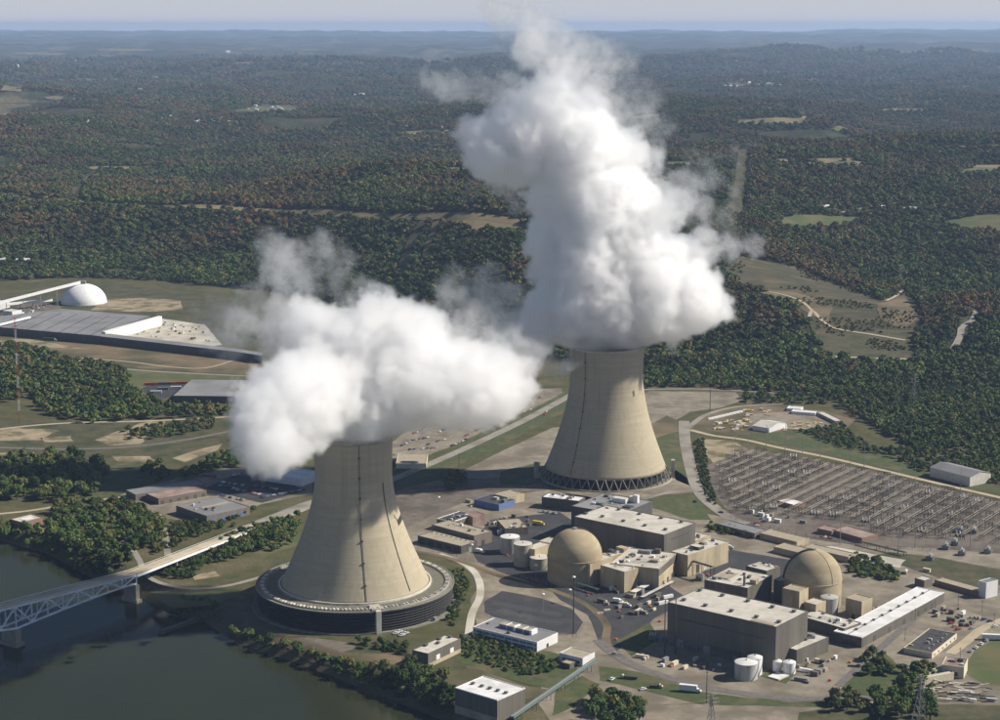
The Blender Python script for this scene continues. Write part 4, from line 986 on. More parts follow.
def building(name, label, px, h, wall, roof, cat='building', vents=(), me=None, vs=1.0, par=.9, z0=0.0, group=None, trim=None):
    c = rect4(px, h)[0]; root = empty(name, (c[0], c[1], 0), 0, label, cat, group)
    b = block(root, px, h, wall, roof, z0, par, trim=trim)
    for u, v in vents: vent_at(root, u, v, h - par * .5, me, vs, b['rz'])
    return b
def on_wall(b, side, t, z, w, h, m, name='window', d=.12, parent=None):
    """a pane or door set proud on one wall; side f = the long wall towards the camera, e = the right end; t along it -1..1"""
    hl, hw, q = b['hl'], b['hw'], b['q']
    if side == 'f': p0, p1, n0 = q(t * hl - w / 2, -hw), q(t * hl + w / 2, -hw), -b['ay']
    elif side == 'b': p0, p1, n0 = q(t * hl + w / 2, hw), q(t * hl - w / 2, hw), b['ay']
    elif side == 'e': p0, p1, n0 = q(hl, t * hw - w / 2), q(hl, t * hw + w / 2), b['ax']
    else: p0, p1, n0 = q(-hl, t * hw + w / 2), q(-hl, t * hw - w / 2), -b['ax']
    a = [(p0[0] - n0[0] * .05, p0[1] - n0[1] * .05), (p1[0] - n0[0] * .05, p1[1] - n0[1] * .05), (p1[0] + n0[0] * d, p1[1] + n0[1] * d), (p0[0] + n0[0] * d, p0[1] + n0[1] * d)]
    return MB().prism(a, z, z + h).build(name, m, parent or b['root'])
def on_roof(b, a, c, s, h, m, name='roof_unit', mtop=None, zb=0.0, parent=None):
    """a box on the roof at fractions a, c of its half sizes"""
    hl, hw, q = b['hl'], b['hw'], b['q']; x, y = a * hl, c * hw; z = b['h'] - .45 + zb
    return MB().prism([q(x - s[0] / 2, y - s[1] / 2), q(x + s[0] / 2, y - s[1] / 2), q(x + s[0] / 2, y + s[1] / 2), q(x - s[0] / 2, y + s[1] / 2)], z, z + h, 0, 1 if mtop else None).build(name, [m, mtop] if mtop else m, parent or b['root'])
def grid_vents(b, n, rows, s=1.0, me=None, name='roof_vent', jit=.0):
    for c in rows:
        for i in range(n):
            a = -1 + (2 * i + 1) / n
            o = bpy.data.objects.new(name, me or VENT_ME); link(o, b['root']); p = b['q'](a * b['hl'], c * b['hw']); o.location = (p[0], p[1], b['h'] - .45); o.rotation_euler = (0, 0, b['rz']); o.scale = (s, s, s)

# turbine halls
b = building('turbine_hall', 'long grey turbine hall with pale roof behind the first reactor dome', [(575.8, 516.7), (605, 504.7), (694, 522.5), (665.8, 535)], 34, M['siding'], M['roof_pale'],
             vents=[(586, 514), (602.5, 517), (623.5, 521.5), (645, 526), (665.5, 530), (602.5, 506.5), (619, 510), (639.5, 514.5), (661.5, 518.5), (681.5, 522.5)], trim=M['siding'])
on_roof(b, .05, .1, (3.2, 2.2), .6, M['vent']); on_wall(b, 'e', 0, 0, 7, 9, M['steel'], 'door'); on_wall(b, 'e', 0, 26, 30, 1.6, M['siding_dark'], 'louvre')
b = building('turbine_hall', 'long dark-sided turbine hall with pale roof in front of the second reactor dome', [(670.5, 602.5), (698.3, 586.7), (805, 610), (779.2, 627.5)], 37, M['siding'], M['roof_pale'],
             vents=[(684, 600.5), (705.5, 606), (731.5, 611.5), (756.5, 617.5), (779, 622.5), (700, 591), (722.5, 596), (748, 601.5), (772.5, 607.5), (794, 612)], trim=M['siding'])
on_roof(b, .72, -.8, (22, 6), .25, M['roof_tan'])
for t in (-.75, -.25, .3): on_wall(b, 'f', t, 0, 6, 7, M['steel'], 'door')
on_wall(b, 'f', 0, 24, 80, 1.8, M['siding_dark'], 'louvre'); on_wall(b, 'f', .1, 4, 30, 4.5, M['siding_dark'], 'louvre')
an = building('annex', 'low pale-roofed annex against the right end of the front turbine hall', [(780, 645.8), (806, 630), (824, 636), (801.7, 650.8)], 13, M['siding'], M['roof_pale'], vents=[(806, 640), (812, 636)], vs=.9)
on_roof(an, -.1, .55, (6, 4), 3.2, M['steel']); on_roof(an, .2, .6, (3, 3), 2.4, M['silver'])
an2 = building('annex', 'pale flat roof behind the front turbine hall beside the tan tank house', [(803, 616), (812, 609), (858, 621), (848, 630)], 11, M['siding'], M['roof_pale'], vents=[(820, 618), (835, 623)], vs=.7)
# dark block beside turbine hall one
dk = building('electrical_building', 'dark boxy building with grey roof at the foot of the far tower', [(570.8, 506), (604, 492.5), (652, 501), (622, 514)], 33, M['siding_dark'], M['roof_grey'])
on_roof(dk, .12, .35, (16, 8), 4.5, M['white_wall'], 'penthouse', M['roof_pale']); on_roof(dk, .45, .55, (5, 5), 6, M['cream'], 'stack'); on_roof(dk, .62, .55, (5, 4), 8, M['white_wall'], 'stack')
on_roof(dk, -.3, -.3, (9, 5), 2, M['teal']); on_roof(dk, .7, -.1, (9, 8), 1.4, M['roof_dark'])
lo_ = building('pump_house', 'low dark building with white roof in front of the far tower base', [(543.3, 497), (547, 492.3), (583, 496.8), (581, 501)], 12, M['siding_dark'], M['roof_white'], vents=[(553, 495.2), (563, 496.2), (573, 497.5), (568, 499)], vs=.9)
# reactor containments
def containment(u, v, Rpx, hcyl, label, seam):
    p = P(u, v, hcyl); d = math.dist(p, (0, 0, H)); R = Rpx * d / F
    root = empty('reactor_containment', (p[0], p[1], 0), 0, label, 'reactor building')
    MB().lathe([(R, 0), (R, hcyl - .8), (R + .5, hcyl - .6), (R + .5, hcyl), (R, hcyl + .2)], 72, capt=False).build('wall', M['dome_tan'], root, False)
    MB().lathe([(R * math.cos(t), hcyl + .25 + R * math.sin(t)) for t in np.linspace(0, math.pi / 2 - .004, 24)], 72, capb=False).build('dome', M['dome_tan'], root, True)
    mb = MB(); N = 30
    for i in range(N):
        for o_ in (-1.0, 1.0):
            a0, a1 = math.pi * .5 * i / N, math.pi * .5 * (i + 1) / N
            mb.bar(((R + .9) * math.cos(a0) * math.cos(seam) - o_ * math.sin(seam), (R + .9) * math.cos(a0) * math.sin(seam) + o_ * math.cos(seam), hcyl + (R + .9) * math.sin(a0)),
                   ((R + .9) * math.cos(a1) * math.cos(seam) - o_ * math.sin(seam), (R + .9) * math.cos(a1) * math.sin(seam) + o_ * math.cos(seam), hcyl + (R + .9) * math.sin(a1)), .55, 4)
    mb.build('dome_stair', M['steel_dark'], root)
    MB().lathe([(2.2, hcyl + R + .1), (2.2, hcyl + R + 1.4)], 12).build('apex_cap', M['steel'], root)
    ln = MB()
    for i in range(N):
        a0, a1 = math.pi * .5 * i / N, math.pi * .5 * (i + 1) / N; ss = seam + 2.1
        ln.bar(((R + .3) * math.cos(a0) * math.cos(ss), (R + .3) * math.cos(a0) * math.sin(ss), hcyl + (R + .3) * math.sin(a0)), ((R + .3) * math.cos(a1) * math.cos(ss), (R + .3) * math.cos(a1) * math.sin(ss), hcyl + (R + .3) * math.sin(a1)), .14, 4)
    ln.build('lightning_cable', M['steel_dark'], root)
    return root, R
containment(574.8, 555.5, 27.2, 23, 'tan concrete reactor dome nearer the near cooling tower', math.radians(18))
containment(812.8, 577.5, 28, 24, 'tan concrete reactor dome behind the front turbine hall', math.radians(182))
# the auxiliary blocks round dome one
ax1 = empty('auxiliary_building', (*P(640, 580)[:2], 0), 0, 'stepped tan concrete auxiliary building beside the first reactor dome', 'building')
t1 = block(ax1, [(602.5, 565.8), (612, 559.8), (636, 567.5), (626.7, 572)], 20, M['tan'], M['roof_pale'])
t2 = block(ax1, [(582, 562.5), (600, 553), (611, 556), (592, 564.5)], 22, M['tan'], M['roof_pale'])
t3 = block(ax1, [(608, 562.5), (632, 548), (679, 553), (656, 568.5)], 20.5, M['tan'], M['roof_pale'])
t4 = block(ax1, [(603, 556), (624, 544), (634, 546.5), (613, 559)], 18, M['tan'], M['roof_pale'])
on_roof(t3, .55, -.25, (8, 5), 2.4, M['roof_tan']); on_roof(t3, -.2, .6, (12, 4), 3, M['steel']); on_roof(t3, -.55, .3, (5, 5), 2, M['silver']); on_roof(t4, .1, .2, (10, 7), 4, M['tan']); on_roof(t4, -.5, -.3, (6, 5), 3, M['steel_dark']); on_roof(t4, .6, .5, (5, 5), 2.2, M['white'])
on_roof(t3, .0, .75, (7, 4), 2.6, M['teal']); on_roof(t3, .3, .78, (5, 4), 4.2, M['siding'])
MB().prism([t3['q'](t3['hl'] + .02, -t3['hw'] + .3), t3['q'](t3['hl'] + .4, -t3['hw'] + .3), t3['q'](t3['hl'] + .4, t3['hw'] - .3), t3['q'](t3['hl'] + .02, t3['hw'] - .3)], 0, 12.5).build('lower_wall', M['tan'], ax1)
for t in (-.5, 0, .5): on_wall(t3, 'e', t, .5, 4, 4.5, M['steel_dark'], 'door', .7)
on_wall(t1, 'f', .3, 0, 3.5, 4.5, M['steel_dark'], 'door'); on_wall(t3, 'e', 0, 13.2, t3['hw'] * 2 - .2, 6.4, M['siding'], 'upper_cladding', .3)
cb = building('control_building', 'bright tan walled building behind the pale annex roof between the turbine halls', [(677.5, 552.5), (706, 536.5), (722.5, 540), (694, 557)], 21, M['tan'], M['roof_pale'])
on_roof(cb, .1, -.2, (11, 8), 3.0, M['siding_dark'], 'penthouse', M['roof_pale']); on_roof(cb, -.4, .3, (6, 4), 2, M['steel'])
on_wall(cb, 'e', -.5, 1, 4, 8, M['steel_dark'], 'louvre', .4); on_wall(cb, 'e', -.15, 1, 3, 3, M['white'], 'door', .2)
lb = building('link_building', 'pale flat-roofed link building against the far end of the auxiliary block', [(661, 545), (688, 530), (706, 534), (679, 549)], 14, M['tan'], M['roof_pale'])
on_roof(lb, .3, 0, (5, 4), 2, M['steel'])
fb = building('service_building', 'pale roofed service building between the front turbine hall and second dome', [(703, 580), (731, 566.5), (768, 575), (752, 588)], 23, M['siding'], M['roof_pale'], vents=[(728, 574), (740, 580)], vs=.8)
on_roof(fb, -.55, 0, (14, 20), .7, M['roof_tan']); on_roof(fb, .7, -.75, (1.6, 1.6), 9, M['vent'], 'stack'); on_roof(fb, .9, -.3, (6, 6), 4, M['tan'])
sb2 = building('service_building', 'small pale roof beyond the service building left of the second dome', [(748, 566), (758, 560.5), (778, 565.5), (769, 571.5)], 20, M['siding'], M['roof_pale'])
tb = building('tank_house', 'tan concrete block in front of the second reactor dome beside its turbine hall', [(784, 588), (790, 583.5), (807, 587), (801, 592)], 27, M['tan'], M['roof_tan'])
tb2 = building('tank_house', 'low tan block left of the silver tank by the second dome', [(806, 602), (812, 597), (824, 600), (818, 605)], 17, M['tan'], M['roof_pale'])
tb3 = building('valve_house', 'tall tan block right of the silver tank by the second dome', [(847.5, 598), (855, 593), (871, 597), (863.5, 602)], 17, M['tan'], M['roof_tan'])
on_wall(tb3, 'f', 0, 0, 3, 4, M['steel_dark'], 'door')
fl = building('fuel_building', 'narrow tan building against the back of the second reactor dome', [(776, 580), (790, 570), (800, 572), (786, 582)], 20, M['siding'], M['roof_pale'])
on_roof(fl, .2, 0, (5, 5), 3, M['steel'])
# office, intake, small buildings at the bottom
of = building('office_building', 'low white office with blue window bands and a louvred roof house', [(474.5, 627), (492.5, 617), (556.5, 632.3), (538.5, 642.3)], 8.5, M['white_wall'], M['roof_grey'], trim=M['white'])
for z in (1.2, 4.6): on_wall(of, 'f', 0, z, of['hl'] * 2 - 2, 1.9, M['blue'], 'window_band', .1)
for k in range(9): on_wall(of, 'f', -.9 + .225 * k, 1.2, .5, 5.6, M['white'], 'mullion', .25)
for a in (-.22, .3):
    pen = on_roof(of, a, .1, (15, 8), 3.4, M['blue'], 'penthouse', M['roof_tan'])
    on_roof(of, a + .0, .1, (.6, 8.4), 3.9, M['white'], 'screen', parent=of['root']); on_roof(of, a + .24, .1, (2.2, 8.4), 3.9, M['white'], 'screen')
on_wall(of, 'e', 0, .2, 3, 3, M['glass'], 'door')
ik = building('intake_house', 'grey box intake house with white roof and five vents at the bottom edge', [(457, 688), (481.4, 674.8), (523.2, 687), (499.4, 700.5)], 20, M['siding'], M['roof_white'], trim=M['roof_white'],
              vents=[(473, 684), (482, 686.5), (490, 688.7), (498, 691), (506, 693.3)], vs=.8)
on_wall(ik, 'f', 0, 0, ik['hl'] * 2 + .3, 6, M['concrete'], 'plinth', .25)
pm = building('pump_building', 'small grey pump building with two white doors below the near tower', [(413.7, 650), (443.7, 634.5), (459.7, 638), (429, 653.8)], 12, M['siding'], M['roof_pale'], vents=[(426, 645.8), (438, 643.5), (439.5, 639.5), (450, 637.5)], vs=.9)
for t in (-.4, .45): on_wall(pm, 'e', t, 3.5, 5, 4, M['white'], 'door')
on_wall(pm, 'e', 0, 0, pm['hw'] * 2 + .3, 3.2, M['tan'], 'plinth', .4)
sh = building('guard_house', 'small white shed with tan roof at the head of the pipe bridge', [(560.5, 653), (570.5, 646), (594, 652), (583.5, 658)], 7.5, M['white_wall'], M['roof_tan'])
on_wall(sh, 'f', 0, 2, sh['hl'] * 1.5, 2.2, M['blue'], 'window_band')
building('lean_to', 'low lean-to in front of the small white shed', [(562, 662), (567, 658), (576, 660), (571, 664.5)], 4.5, M['siding'], M['roof_tan'])
# sheds between the towers and the dome
sa = building('maintenance_shed', 'long tan-roofed shed, the rear of a pair beside the near tower', [(432.5, 524), (449, 520), (490, 529.7), (476, 536.7)], 12, M['shed_brown'], M['roof_tan'])
on_wall(sa, 'e', 0, 0, 5, 5, M['steel_dark'], 'door'); grid_vents(sa, 2, (.3,), .5, SMALLVENT_ME, 'roof_cowl')
sb = building('maintenance_shed', 'long shed with bumpy tan roof, the front of a pair beside the near tower', [(420, 536), (431.5, 530), (475.5, 540.5), (463, 546.5)], 8, M['siding_dark'], M['roof_tan'])
grid_vents(sb, 9, (.5,), .8, SMALLVENT_ME, 'roof_cowl')
for k in range(5): on_wall(sb, 'f', -.8 + .4 * k, .2, 7, 5, M['roof_dark'], 'bay_shade_panel', .08)  # dark panels on the wall stand in for the shade inside open bays
on_wall(sb, 'e', .1, 0, 4, 4.5, M['steel'], 'door')
wc = building('workshop', 'workshop with dark roof and white parapet behind the paired tan sheds', [(438.5, 519.5), (458, 509.8), (472, 514), (455, 521.5)], 11, M['shed_brown'], M['roof_dark'], trim=M['white'])
on_roof(wc, .2, .1, (3, 3), 1.4, M['silver']); on_roof(wc, -.3, -.2, (4, 2), 1.2, M['steel']); on_roof(wc, .6, .5, (2, 2), 1.8, M['white'])
building('workshop_tower', 'pinkish block at the end of the dark-roofed workshop', [(467, 515), (474, 510.5), (482, 513), (476, 518)], 12, M['roof_pink'], M['roof_pink'])
wd = building('canteen', 'square brown flat-roofed building on the dark asphalt yard', [(497.5, 520), (519, 517.5), (526.5, 525), (506.7, 530.5)], 8, M['shed_brown'], M['roof_tan'])
on_roof(wd, .1, .2, (3, 3), 1.6, M['steel'])
building('stores', 'tan-roofed store in the shade left of the far tower', [(497, 494.5), (508, 489), (520, 492), (512, 498.5)], 9, M['tan'], M['roof_tan'])
bl = building('compressor_house', 'low bluish shed in the shadow left of the far tower', [(476, 500), (488, 493.5), (511, 499), (503, 505)], 7, M['blue'], M['roof_dark']); on_roof(bl, 0, .2, (6, 4), 2.6, M['silver']); on_roof(bl, .8, 0, (4, 6), 3, M['teal'])
# right side
lw = building('warehouse', 'long white-roofed warehouse at right beyond the second dome', [(842.5, 632.5), (908.7, 585), (936, 590), (870.5, 639.5)], 9.5, M['siding'], M['roof_white'], trim=M['roof_white'])
grid_vents(lw, 1, tuple(-.8 + .2 * k for k in range(9)), .75)
MB().prism([lw['q'](-.25, -lw['hw'] + 1), lw['q'](.25, -lw['hw'] + 1), lw['q'](.25, lw['hw'] - 1), lw['q'](-.25, lw['hw'] - 1)], 9.1, 9.6).build('roof_ridge', M['roof_grey'], lw['root'])
for t in (-.7, -.35, 0, .35, .7): on_wall(lw, 'e', t, 0, 5, 5, M['siding_dark'], 'door')
on_wall(lw, 'f', .1, .5, 14, 4, M['siding_dark'], 'door')
dr = building('canteen_block', 'low black-roofed building right of the long white-roofed warehouse', [(905, 648), (928, 627.5), (960, 634), (929, 652)], 5, M['cream'], M['roof_dark'])
grid_vents(dr, 1, (-.7, -.4, -.1, .2, .5, .8), .6, SMALLVENT_ME, 'roof_cowl')
for k in range(5): on_roof(dr, .5, -.7 + .35 * k, (1.2, 1.2), 1.1, M['silver'], 'roof_unit')
for k in range(6): on_wall(dr, 'e', -.8 + .32 * k, 1.2, 2.2, 1.6, M['glass'], 'window')
gr = building('filter_house', 'cream walled filter house with brown roof at lower right', [(941, 664.5), (947, 655.5), (970, 659), (962, 666.5)], 10, M['cream'], M['roof_pink'])
on_roof(gr, -.2, .1, (5, 4), 1.6, M['steel']); on_roof(gr, .5, .3, (3, 3), 1.4, M['siding_dark']); on_wall(gr, 'f', 0, 2, 8, 3, M['siding'], 'louvre'); on_wall(gr, 'e', 0, 0, 3, 4, M['white'], 'door')
for i, pxx in enumerate(([(924, 676), (937, 662), (941, 663), (928, 678)], [(930, 680), (943, 667), (946, 668), (933, 682)])):
    building('settling_tank', ('left', 'right')[i] + ' of two narrow cream channel walls below the black-roofed building', pxx, 6, M['cream'], M['roof_pale'])
wt = building('elevator_house', 'white block standing at the right edge beside a long brown shed', [(981, 581), (988, 576.7), (996, 579), (988.5, 583.5)], 15, M['white_wall'], M['roof_grey'])
building('long_shed', 'long low brown shed joined to the white block at the right edge', [(936, 580), (942, 576.5), (984, 588), (979, 592)], 5, M['brick'], M['roof_tan'])
building('pump_shed', 'small flat white-roofed shed at the top end of the long warehouse', [(916, 578), (922, 575), (931, 577.5), (926, 581)], 8, M['shed_brown'], M['roof_pale'])
building('relay_house', 'white-roofed relay house in the middle of the switchyard', [(779, 501), (787, 497), (803.5, 501.5), (796, 505.3)], 5, M['brick'], M['roof_white'])
for i, pxx in enumerate(([(819, 528.5), (824, 524.5), (838, 527.5), (834, 531.5)], [(834, 530), (846, 525), (874.5, 533), (865.6, 539)])):
    building('brick_house', ('small', 'larger')[i] + ' orange-brown roofed house on the edge of the switchyard', pxx, 5.5, M['brick'], M['roof_pink'])
for i, (pxx, lab) in enumerate((([(719, 524), (727, 519.5), (765, 529), (757, 534)], 'long dark-roofed store left of the tan stores'), ([(762, 533), (770, 528.5), (807, 537), (799, 542.5)], 'long tan-roofed store behind the second dome'), ([(776, 547), (783, 542), (812, 549), (806, 554)], 'round-shouldered tan store directly behind the second dome'), ([(806, 547), (812, 543.5), (856, 553), (850, 557.5)], 'flat tan store right behind the second dome'))):
    building('store', lab, pxx, 6, M['shed_brown' if i == 0 else 'tan'], M['roof_grey' if i == 0 else 'roof_tan'])
# left: sheds and houses
L1 = building('brown_shed', 'long grey-roofed shed, the rear of two beside the car park at left', [(131.5, 492.5), (190, 476.5), (200, 481), (141, 497.5)], 7, M['shed_brown'], M['roof_grey'])
L2 = building('brown_shed', 'long rusty-roofed shed, the front of two beside the car park at left', [(150, 495), (190, 483.5), (202.5, 488.3), (162.7, 500.3)], 7, M['shed_brown'], M['roof_pink'])
for bb in (L1, L2):
    for k in range(6): on_wall(bb, 'e', -.85 + .34 * k, .3, 4, 3.6, M['siding_dark'], 'door')
L3 = building('workshop', 'wide grey-roofed workshop beside the bridge approach road', [(177, 506), (218, 496), (246, 505.5), (210.6, 517)], 9, M['shed_brown'], M['roof_grey'])
on_roof(L3, -.1, .15, (5, 34), .5, M['roof_tan'], 'roof_light'); on_roof(L3, .5, -.3, (3, 3), 1.3, M['steel'])
for k in range(4): on_wall(L3, 'e', -.7 + .45 * k, .3, 5, 5, M['blue'], 'door')
L4 = building('white_hall', 'white hall partly hidden behind the steam and the near tower', [(262.5, 474), (285, 466), (318, 471.5), (305, 478.5)], 9, M['white_wall'], M['roof_white'])
L5 = building('river_house', 'small brown house with white roof panels beside the river at far left', [(14, 520), (27.5, 513), (41, 516.7), (23.5, 522.7)], 8, M['brick'], M['roof_pale'])
on_roof(L5, .1, .0, (8, 12), .3, M['roof_white'], 'roof_panel'); on_wall(L5, 'f', 0, 2, 1.5, 2, M['glass']); on_wall(L5, 'e', .2, 0, 2, 2.4, M['steel_dark'], 'door')
# works at far left
W1 = empty('works_hall', (*P(60, 325)[:2], 0), 0, 'huge flat grey-roofed works hall at far left below the white dome', 'building')
def polyblock(root, px, h, wall, roof, name='wall'):
    o = root.location; pl = [(P(u, v, h)[0] - o[0], P(u, v, h)[1] - o[1]) for u, v in px]
    MB().prism(pl, 0, h, top=False, bottom=False).build(name, wall, root); MB().prism(pl, h + .02, h + .6, 0, 1).build('roof', [wall, roof], root)
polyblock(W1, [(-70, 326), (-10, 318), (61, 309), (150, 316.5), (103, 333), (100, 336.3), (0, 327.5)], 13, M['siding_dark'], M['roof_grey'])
for k in range(7):
    x_ = -5 + k * 16; p0, p1 = P(x_, 327 + k * 1.35, 13.7), P(x_ + 34, 311.5 + k * .9, 13.7)
    MB().bar((p0[0] - W1.location[0], p0[1] - W1.location[1], 13.9), (p1[0] - W1.location[0], p1[1] - W1.location[1], 13.9), .5, 4).build('roof_seam', M['roof_dark'], W1)
W2 = empty('works_wing', (*P(160, 345)[:2], 0), 0, 'long narrow dark facade wing running right from the works hall', 'building')
polyblock(W2, [(100, 336.6), (103, 333.3), (236, 349), (262, 353), (262, 356), (236, 352)], 12, M['siding_dark'], M['roof_grey'])
W3 = empty('works_wall', (*P(130, 330)[:2], 0), 0, 'white wall rising along the edge of the works yard', 'wall')
polyblock(W3, [(102, 331.8), (159, 316), (162, 316.6), (105.5, 332.4)], 15, M['white_wall'], M['white'])
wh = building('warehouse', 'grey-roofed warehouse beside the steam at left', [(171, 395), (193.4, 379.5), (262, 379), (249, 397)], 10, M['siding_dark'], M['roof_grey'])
wk = building('loading_house', 'white cube at the left edge before the works hall', [(6, 311), (9, 308.5), (18, 309.5), (16, 312)], 19, M['white_wall'], M['roof_pale'])
building('loading_house', 'small white building at the left edge under the conveyor', [(-8, 302), (-4, 299.5), (6, 301), (2, 304)], 16, M['white_wall'], M['roof_white'])
pd = P(84, 303); dome = empty('storage_dome', (pd[0], pd[1], 0), 0, 'large white storage dome with a conveyor to its top', 'dome')
MB().lathe([(43, 0), (43, 1.2), (41.5, 1.4)], 48, capt=False).build('ring_wall', M['concrete'], dome)
MB().lathe([(42 * math.cos(t), 1.4 + 35 * math.sin(t)) for t in np.linspace(0, 1.565, 16)], 48, capb=False).build('shell', M['white'], dome, True)
MB().box((0, 0, 35.5), (9, 7, 6)).build('head_house', M['steel'], dome)
def gallery(name, label, a, b, w, h, m, legs, mleg):
    """a covered conveyor between two points, on trestles"""
    root = empty(name, (a[0], a[1], 0), 0, label, 'conveyor'); o = Vector((a[0], a[1], 0)); a, b = Vector(a) - o, Vector(b) - o
    d = (b - a).normalized(); s_ = d.cross(Vector((0, 0, 1))).normalized() * w / 2; up = Vector((0, 0, h))
    V = [a - s_, a + s_, a + s_ + up, a - s_ + up, b - s_, b + s_, b + s_ + up, b - s_ + up]
    MB().add(V, [(0, 3, 2, 1), (4, 5, 6, 7), (0, 1, 5, 4), (1, 2, 6, 5), (2, 3, 7, 6), (3, 0, 4, 7)]).build('gallery', m, root)
    for i in range(legs):
        p = a + (b - a) * ((i + .5) / legs)
        if p.z < 3: continue
        t_ = MB(); t_.bar((p.x - s_.x, p.y - s_.y, 0), (p.x, p.y, p.z), .4, 4); t_.bar((p.x + s_.x, p.y + s_.y, 0), (p.x, p.y, p.z), .4, 4); t_.build('trestle', mleg, root)
    return root
gallery('conveyor_gallery', 'long pale conveyor sloping up from the left edge to the white dome', P(-20, 309, 14), (pd[0] - 4, pd[1], 37), 5, 4.5, M['white'], 6, M['steel'])
gallery('conveyor_gallery', 'lower pale conveyor ending left of the white dome', P(0, 306, 10), P(52, 301, 8), 5, 4, M['white'], 4, M['steel'])
gallery('conveyor_gallery', 'thin pale conveyor crossing the corner of the works hall', P(-10, 328, 16), P(30, 318, 16), 4, 3, M['white'], 3, M['steel'])
# storage yard gable shed, trailers, barn
def gable(name, label, px, h, rise, wall, roof, cat='building', group=None):
    c, ax, ay, hl, hw = rect4(px, h); root = empty(name, (c[0], c[1], 0), math.atan2(ax[1], ax[0]), label, cat, group)
    mb = MB().prism([(-hl, -hw), (hl, -hw), (hl, hw), (-hl, hw)], 0, h, top=False, bottom=False)
    mb.add([(-hl, -hw, h), (-hl, hw, h), (-hl, 0, h + rise)], [(0, 2, 1)]); mb.add([(hl, -hw, h), (hl, hw, h), (hl, 0, h + rise)], [(0, 1, 2)]); mb.build('wall', wall, root)
    e = .5; k = rise / hw * e
    MB().add([(-hl - e, -hw - e, h - k + .05), (hl + e, -hw - e, h - k + .05), (hl + e, 0, h + rise + .05), (-hl - e, 0, h + rise + .05), (-hl - e, hw + e, h - k + .05), (hl + e, hw + e, h - k + .05)], [(0, 1, 2, 3), (3, 2, 5, 4)]).build('roof', roof, root)
    return root, hl, hw
gable('gable_shed', 'white gabled shed in the middle of the storage yard', [(757, 426), (766, 419.5), (782, 422), (774, 429)], 6, 4, M['white_wall'], M['roof_pale'])
g_, hl, hw = gable('barn', 'grey barn with dark roof at the right edge above the switchyard', [(935, 468), (946, 462), (985, 471), (976, 479)], 11, 4, M['concrete_light'], M['roof_grey'])
for i, pxx in enumerate(([(786, 408), (790, 405.5), (804, 406.5), (800, 409)], [(791, 411), (794, 409.2), (818, 411), (815, 413)], [(817, 412), (823, 411), (842, 420), (836, 421.5)])):
    building('site_trailer', ('pale blue site trailer behind the storage yard', 'long white site trailer behind the storage yard', 'long dark-sided trailer at the right end of the storage yard')[i], pxx, 4, M['white_wall'] if i < 2 else M['steel'], M['roof_white'] if i != 2 else M['roof_pale'], cat='trailer')
# tanks
def tank(u, v, rpx, h, label, m, top, dome_=1.2, name='storage_tank'):
    p = P(u, v, h); R = rpx * math.dist(p, (0, 0, H)) / F; root = empty(name, (p[0], p[1], 0), 0, label, 'tank')
    MB().lathe([(R, 0.1), (R, h), (R + .15, h), (R + .15, h + .35), (R, h + .35)], 40, capt=False).build('shell', m, root)
    MB().lathe([(R, h + .36), (R * .7, h + .36 + dome_ * .6), (R * .3, h + .36 + dome_ * .95), (.05, h + .36 + dome_)], 40, capb=False).build('roof', top, root, True)
    t = -1.2; mb = MB()
    for k in range(10):
        a0, a1 = t + k * .12, t + (k + 1) * .12; mb.bar((R * 1.04 * math.cos(a0), R * 1.04 * math.sin(a0), h * k / 10 + .3), (R * 1.04 * math.cos(a1), R * 1.04 * math.sin(a1), h * (k + 1) / 10), .3, 4)
    mb.build('stair', M['steel'], root)
    MB().lathe([(.6, h + dome_ * .9), (.6, h + dome_ + 1.3)], 8).build('roof_hatch', M['steel'], root)
    return root
tank(746.3, 662, 11.3, 13, 'larger grey-white storage tank in front of the turbine hall', M['silver'], M['roof_white'])
tank(755, 657, 7.2, 14, 'white tank standing behind the larger grey-white tank', M['white'], M['roof_white'])
tank(777.5, 661, 4.4, 8, 'small white tank, left of a pair by the turbine hall annex', M['white'], M['roof_white'])
tank(789.5, 662, 6, 9, 'small white tank, right of a pair by the turbine hall annex', M['white'], M['roof_white'])
tank(829.5, 597, 8.6, 17, 'silver tank standing against the second reactor dome', M['silver'], M['silver'])
tank(510, 536.5, 9.6, 16, 'white-topped tank on the asphalt left of the first dome', M['silver'], M['roof_white'], .6)
tank(523, 543.5, 9.2, 21, 'tan cylindrical tank left of the first dome', M['concrete'], M['roof_pale'], .5)
tank(539.5, 557, 9.6, 11, 'low round concrete tank in front of the tan cylinder', M['concrete'], M['roof_pale'], .4)
building('valve_block', 'cream block between the tan cylinder and the first dome', [(528, 548), (538, 541), (547, 543), (538, 550)], 18, M['tan'], M['roof_pale'])
building('valve_block', 'low cream block behind the first dome', [(540, 541), (548, 536.5), (560, 539), (553, 543.5)], 16, M['tan'], M['roof_pale'])
bsn = building('treatment_basin', 'square white treatment basin on the grass beside the small tanks', [(768, 676), (777, 671.5), (789, 674.5), (779, 679.5)], 1.2, M['concrete_light'], M['roof_white'], cat='basin', par=.5)
building('timber_store', 'long pale timber store beside the main road behind the near tower', [(392, 463), (402, 454), (430, 453), (424, 464)], 6, M['cream'], M['roof_tan'])
patch('lawn', [(760, 676), (772, 668), (796, 673), (786, 684)], M['lawn'], .21)

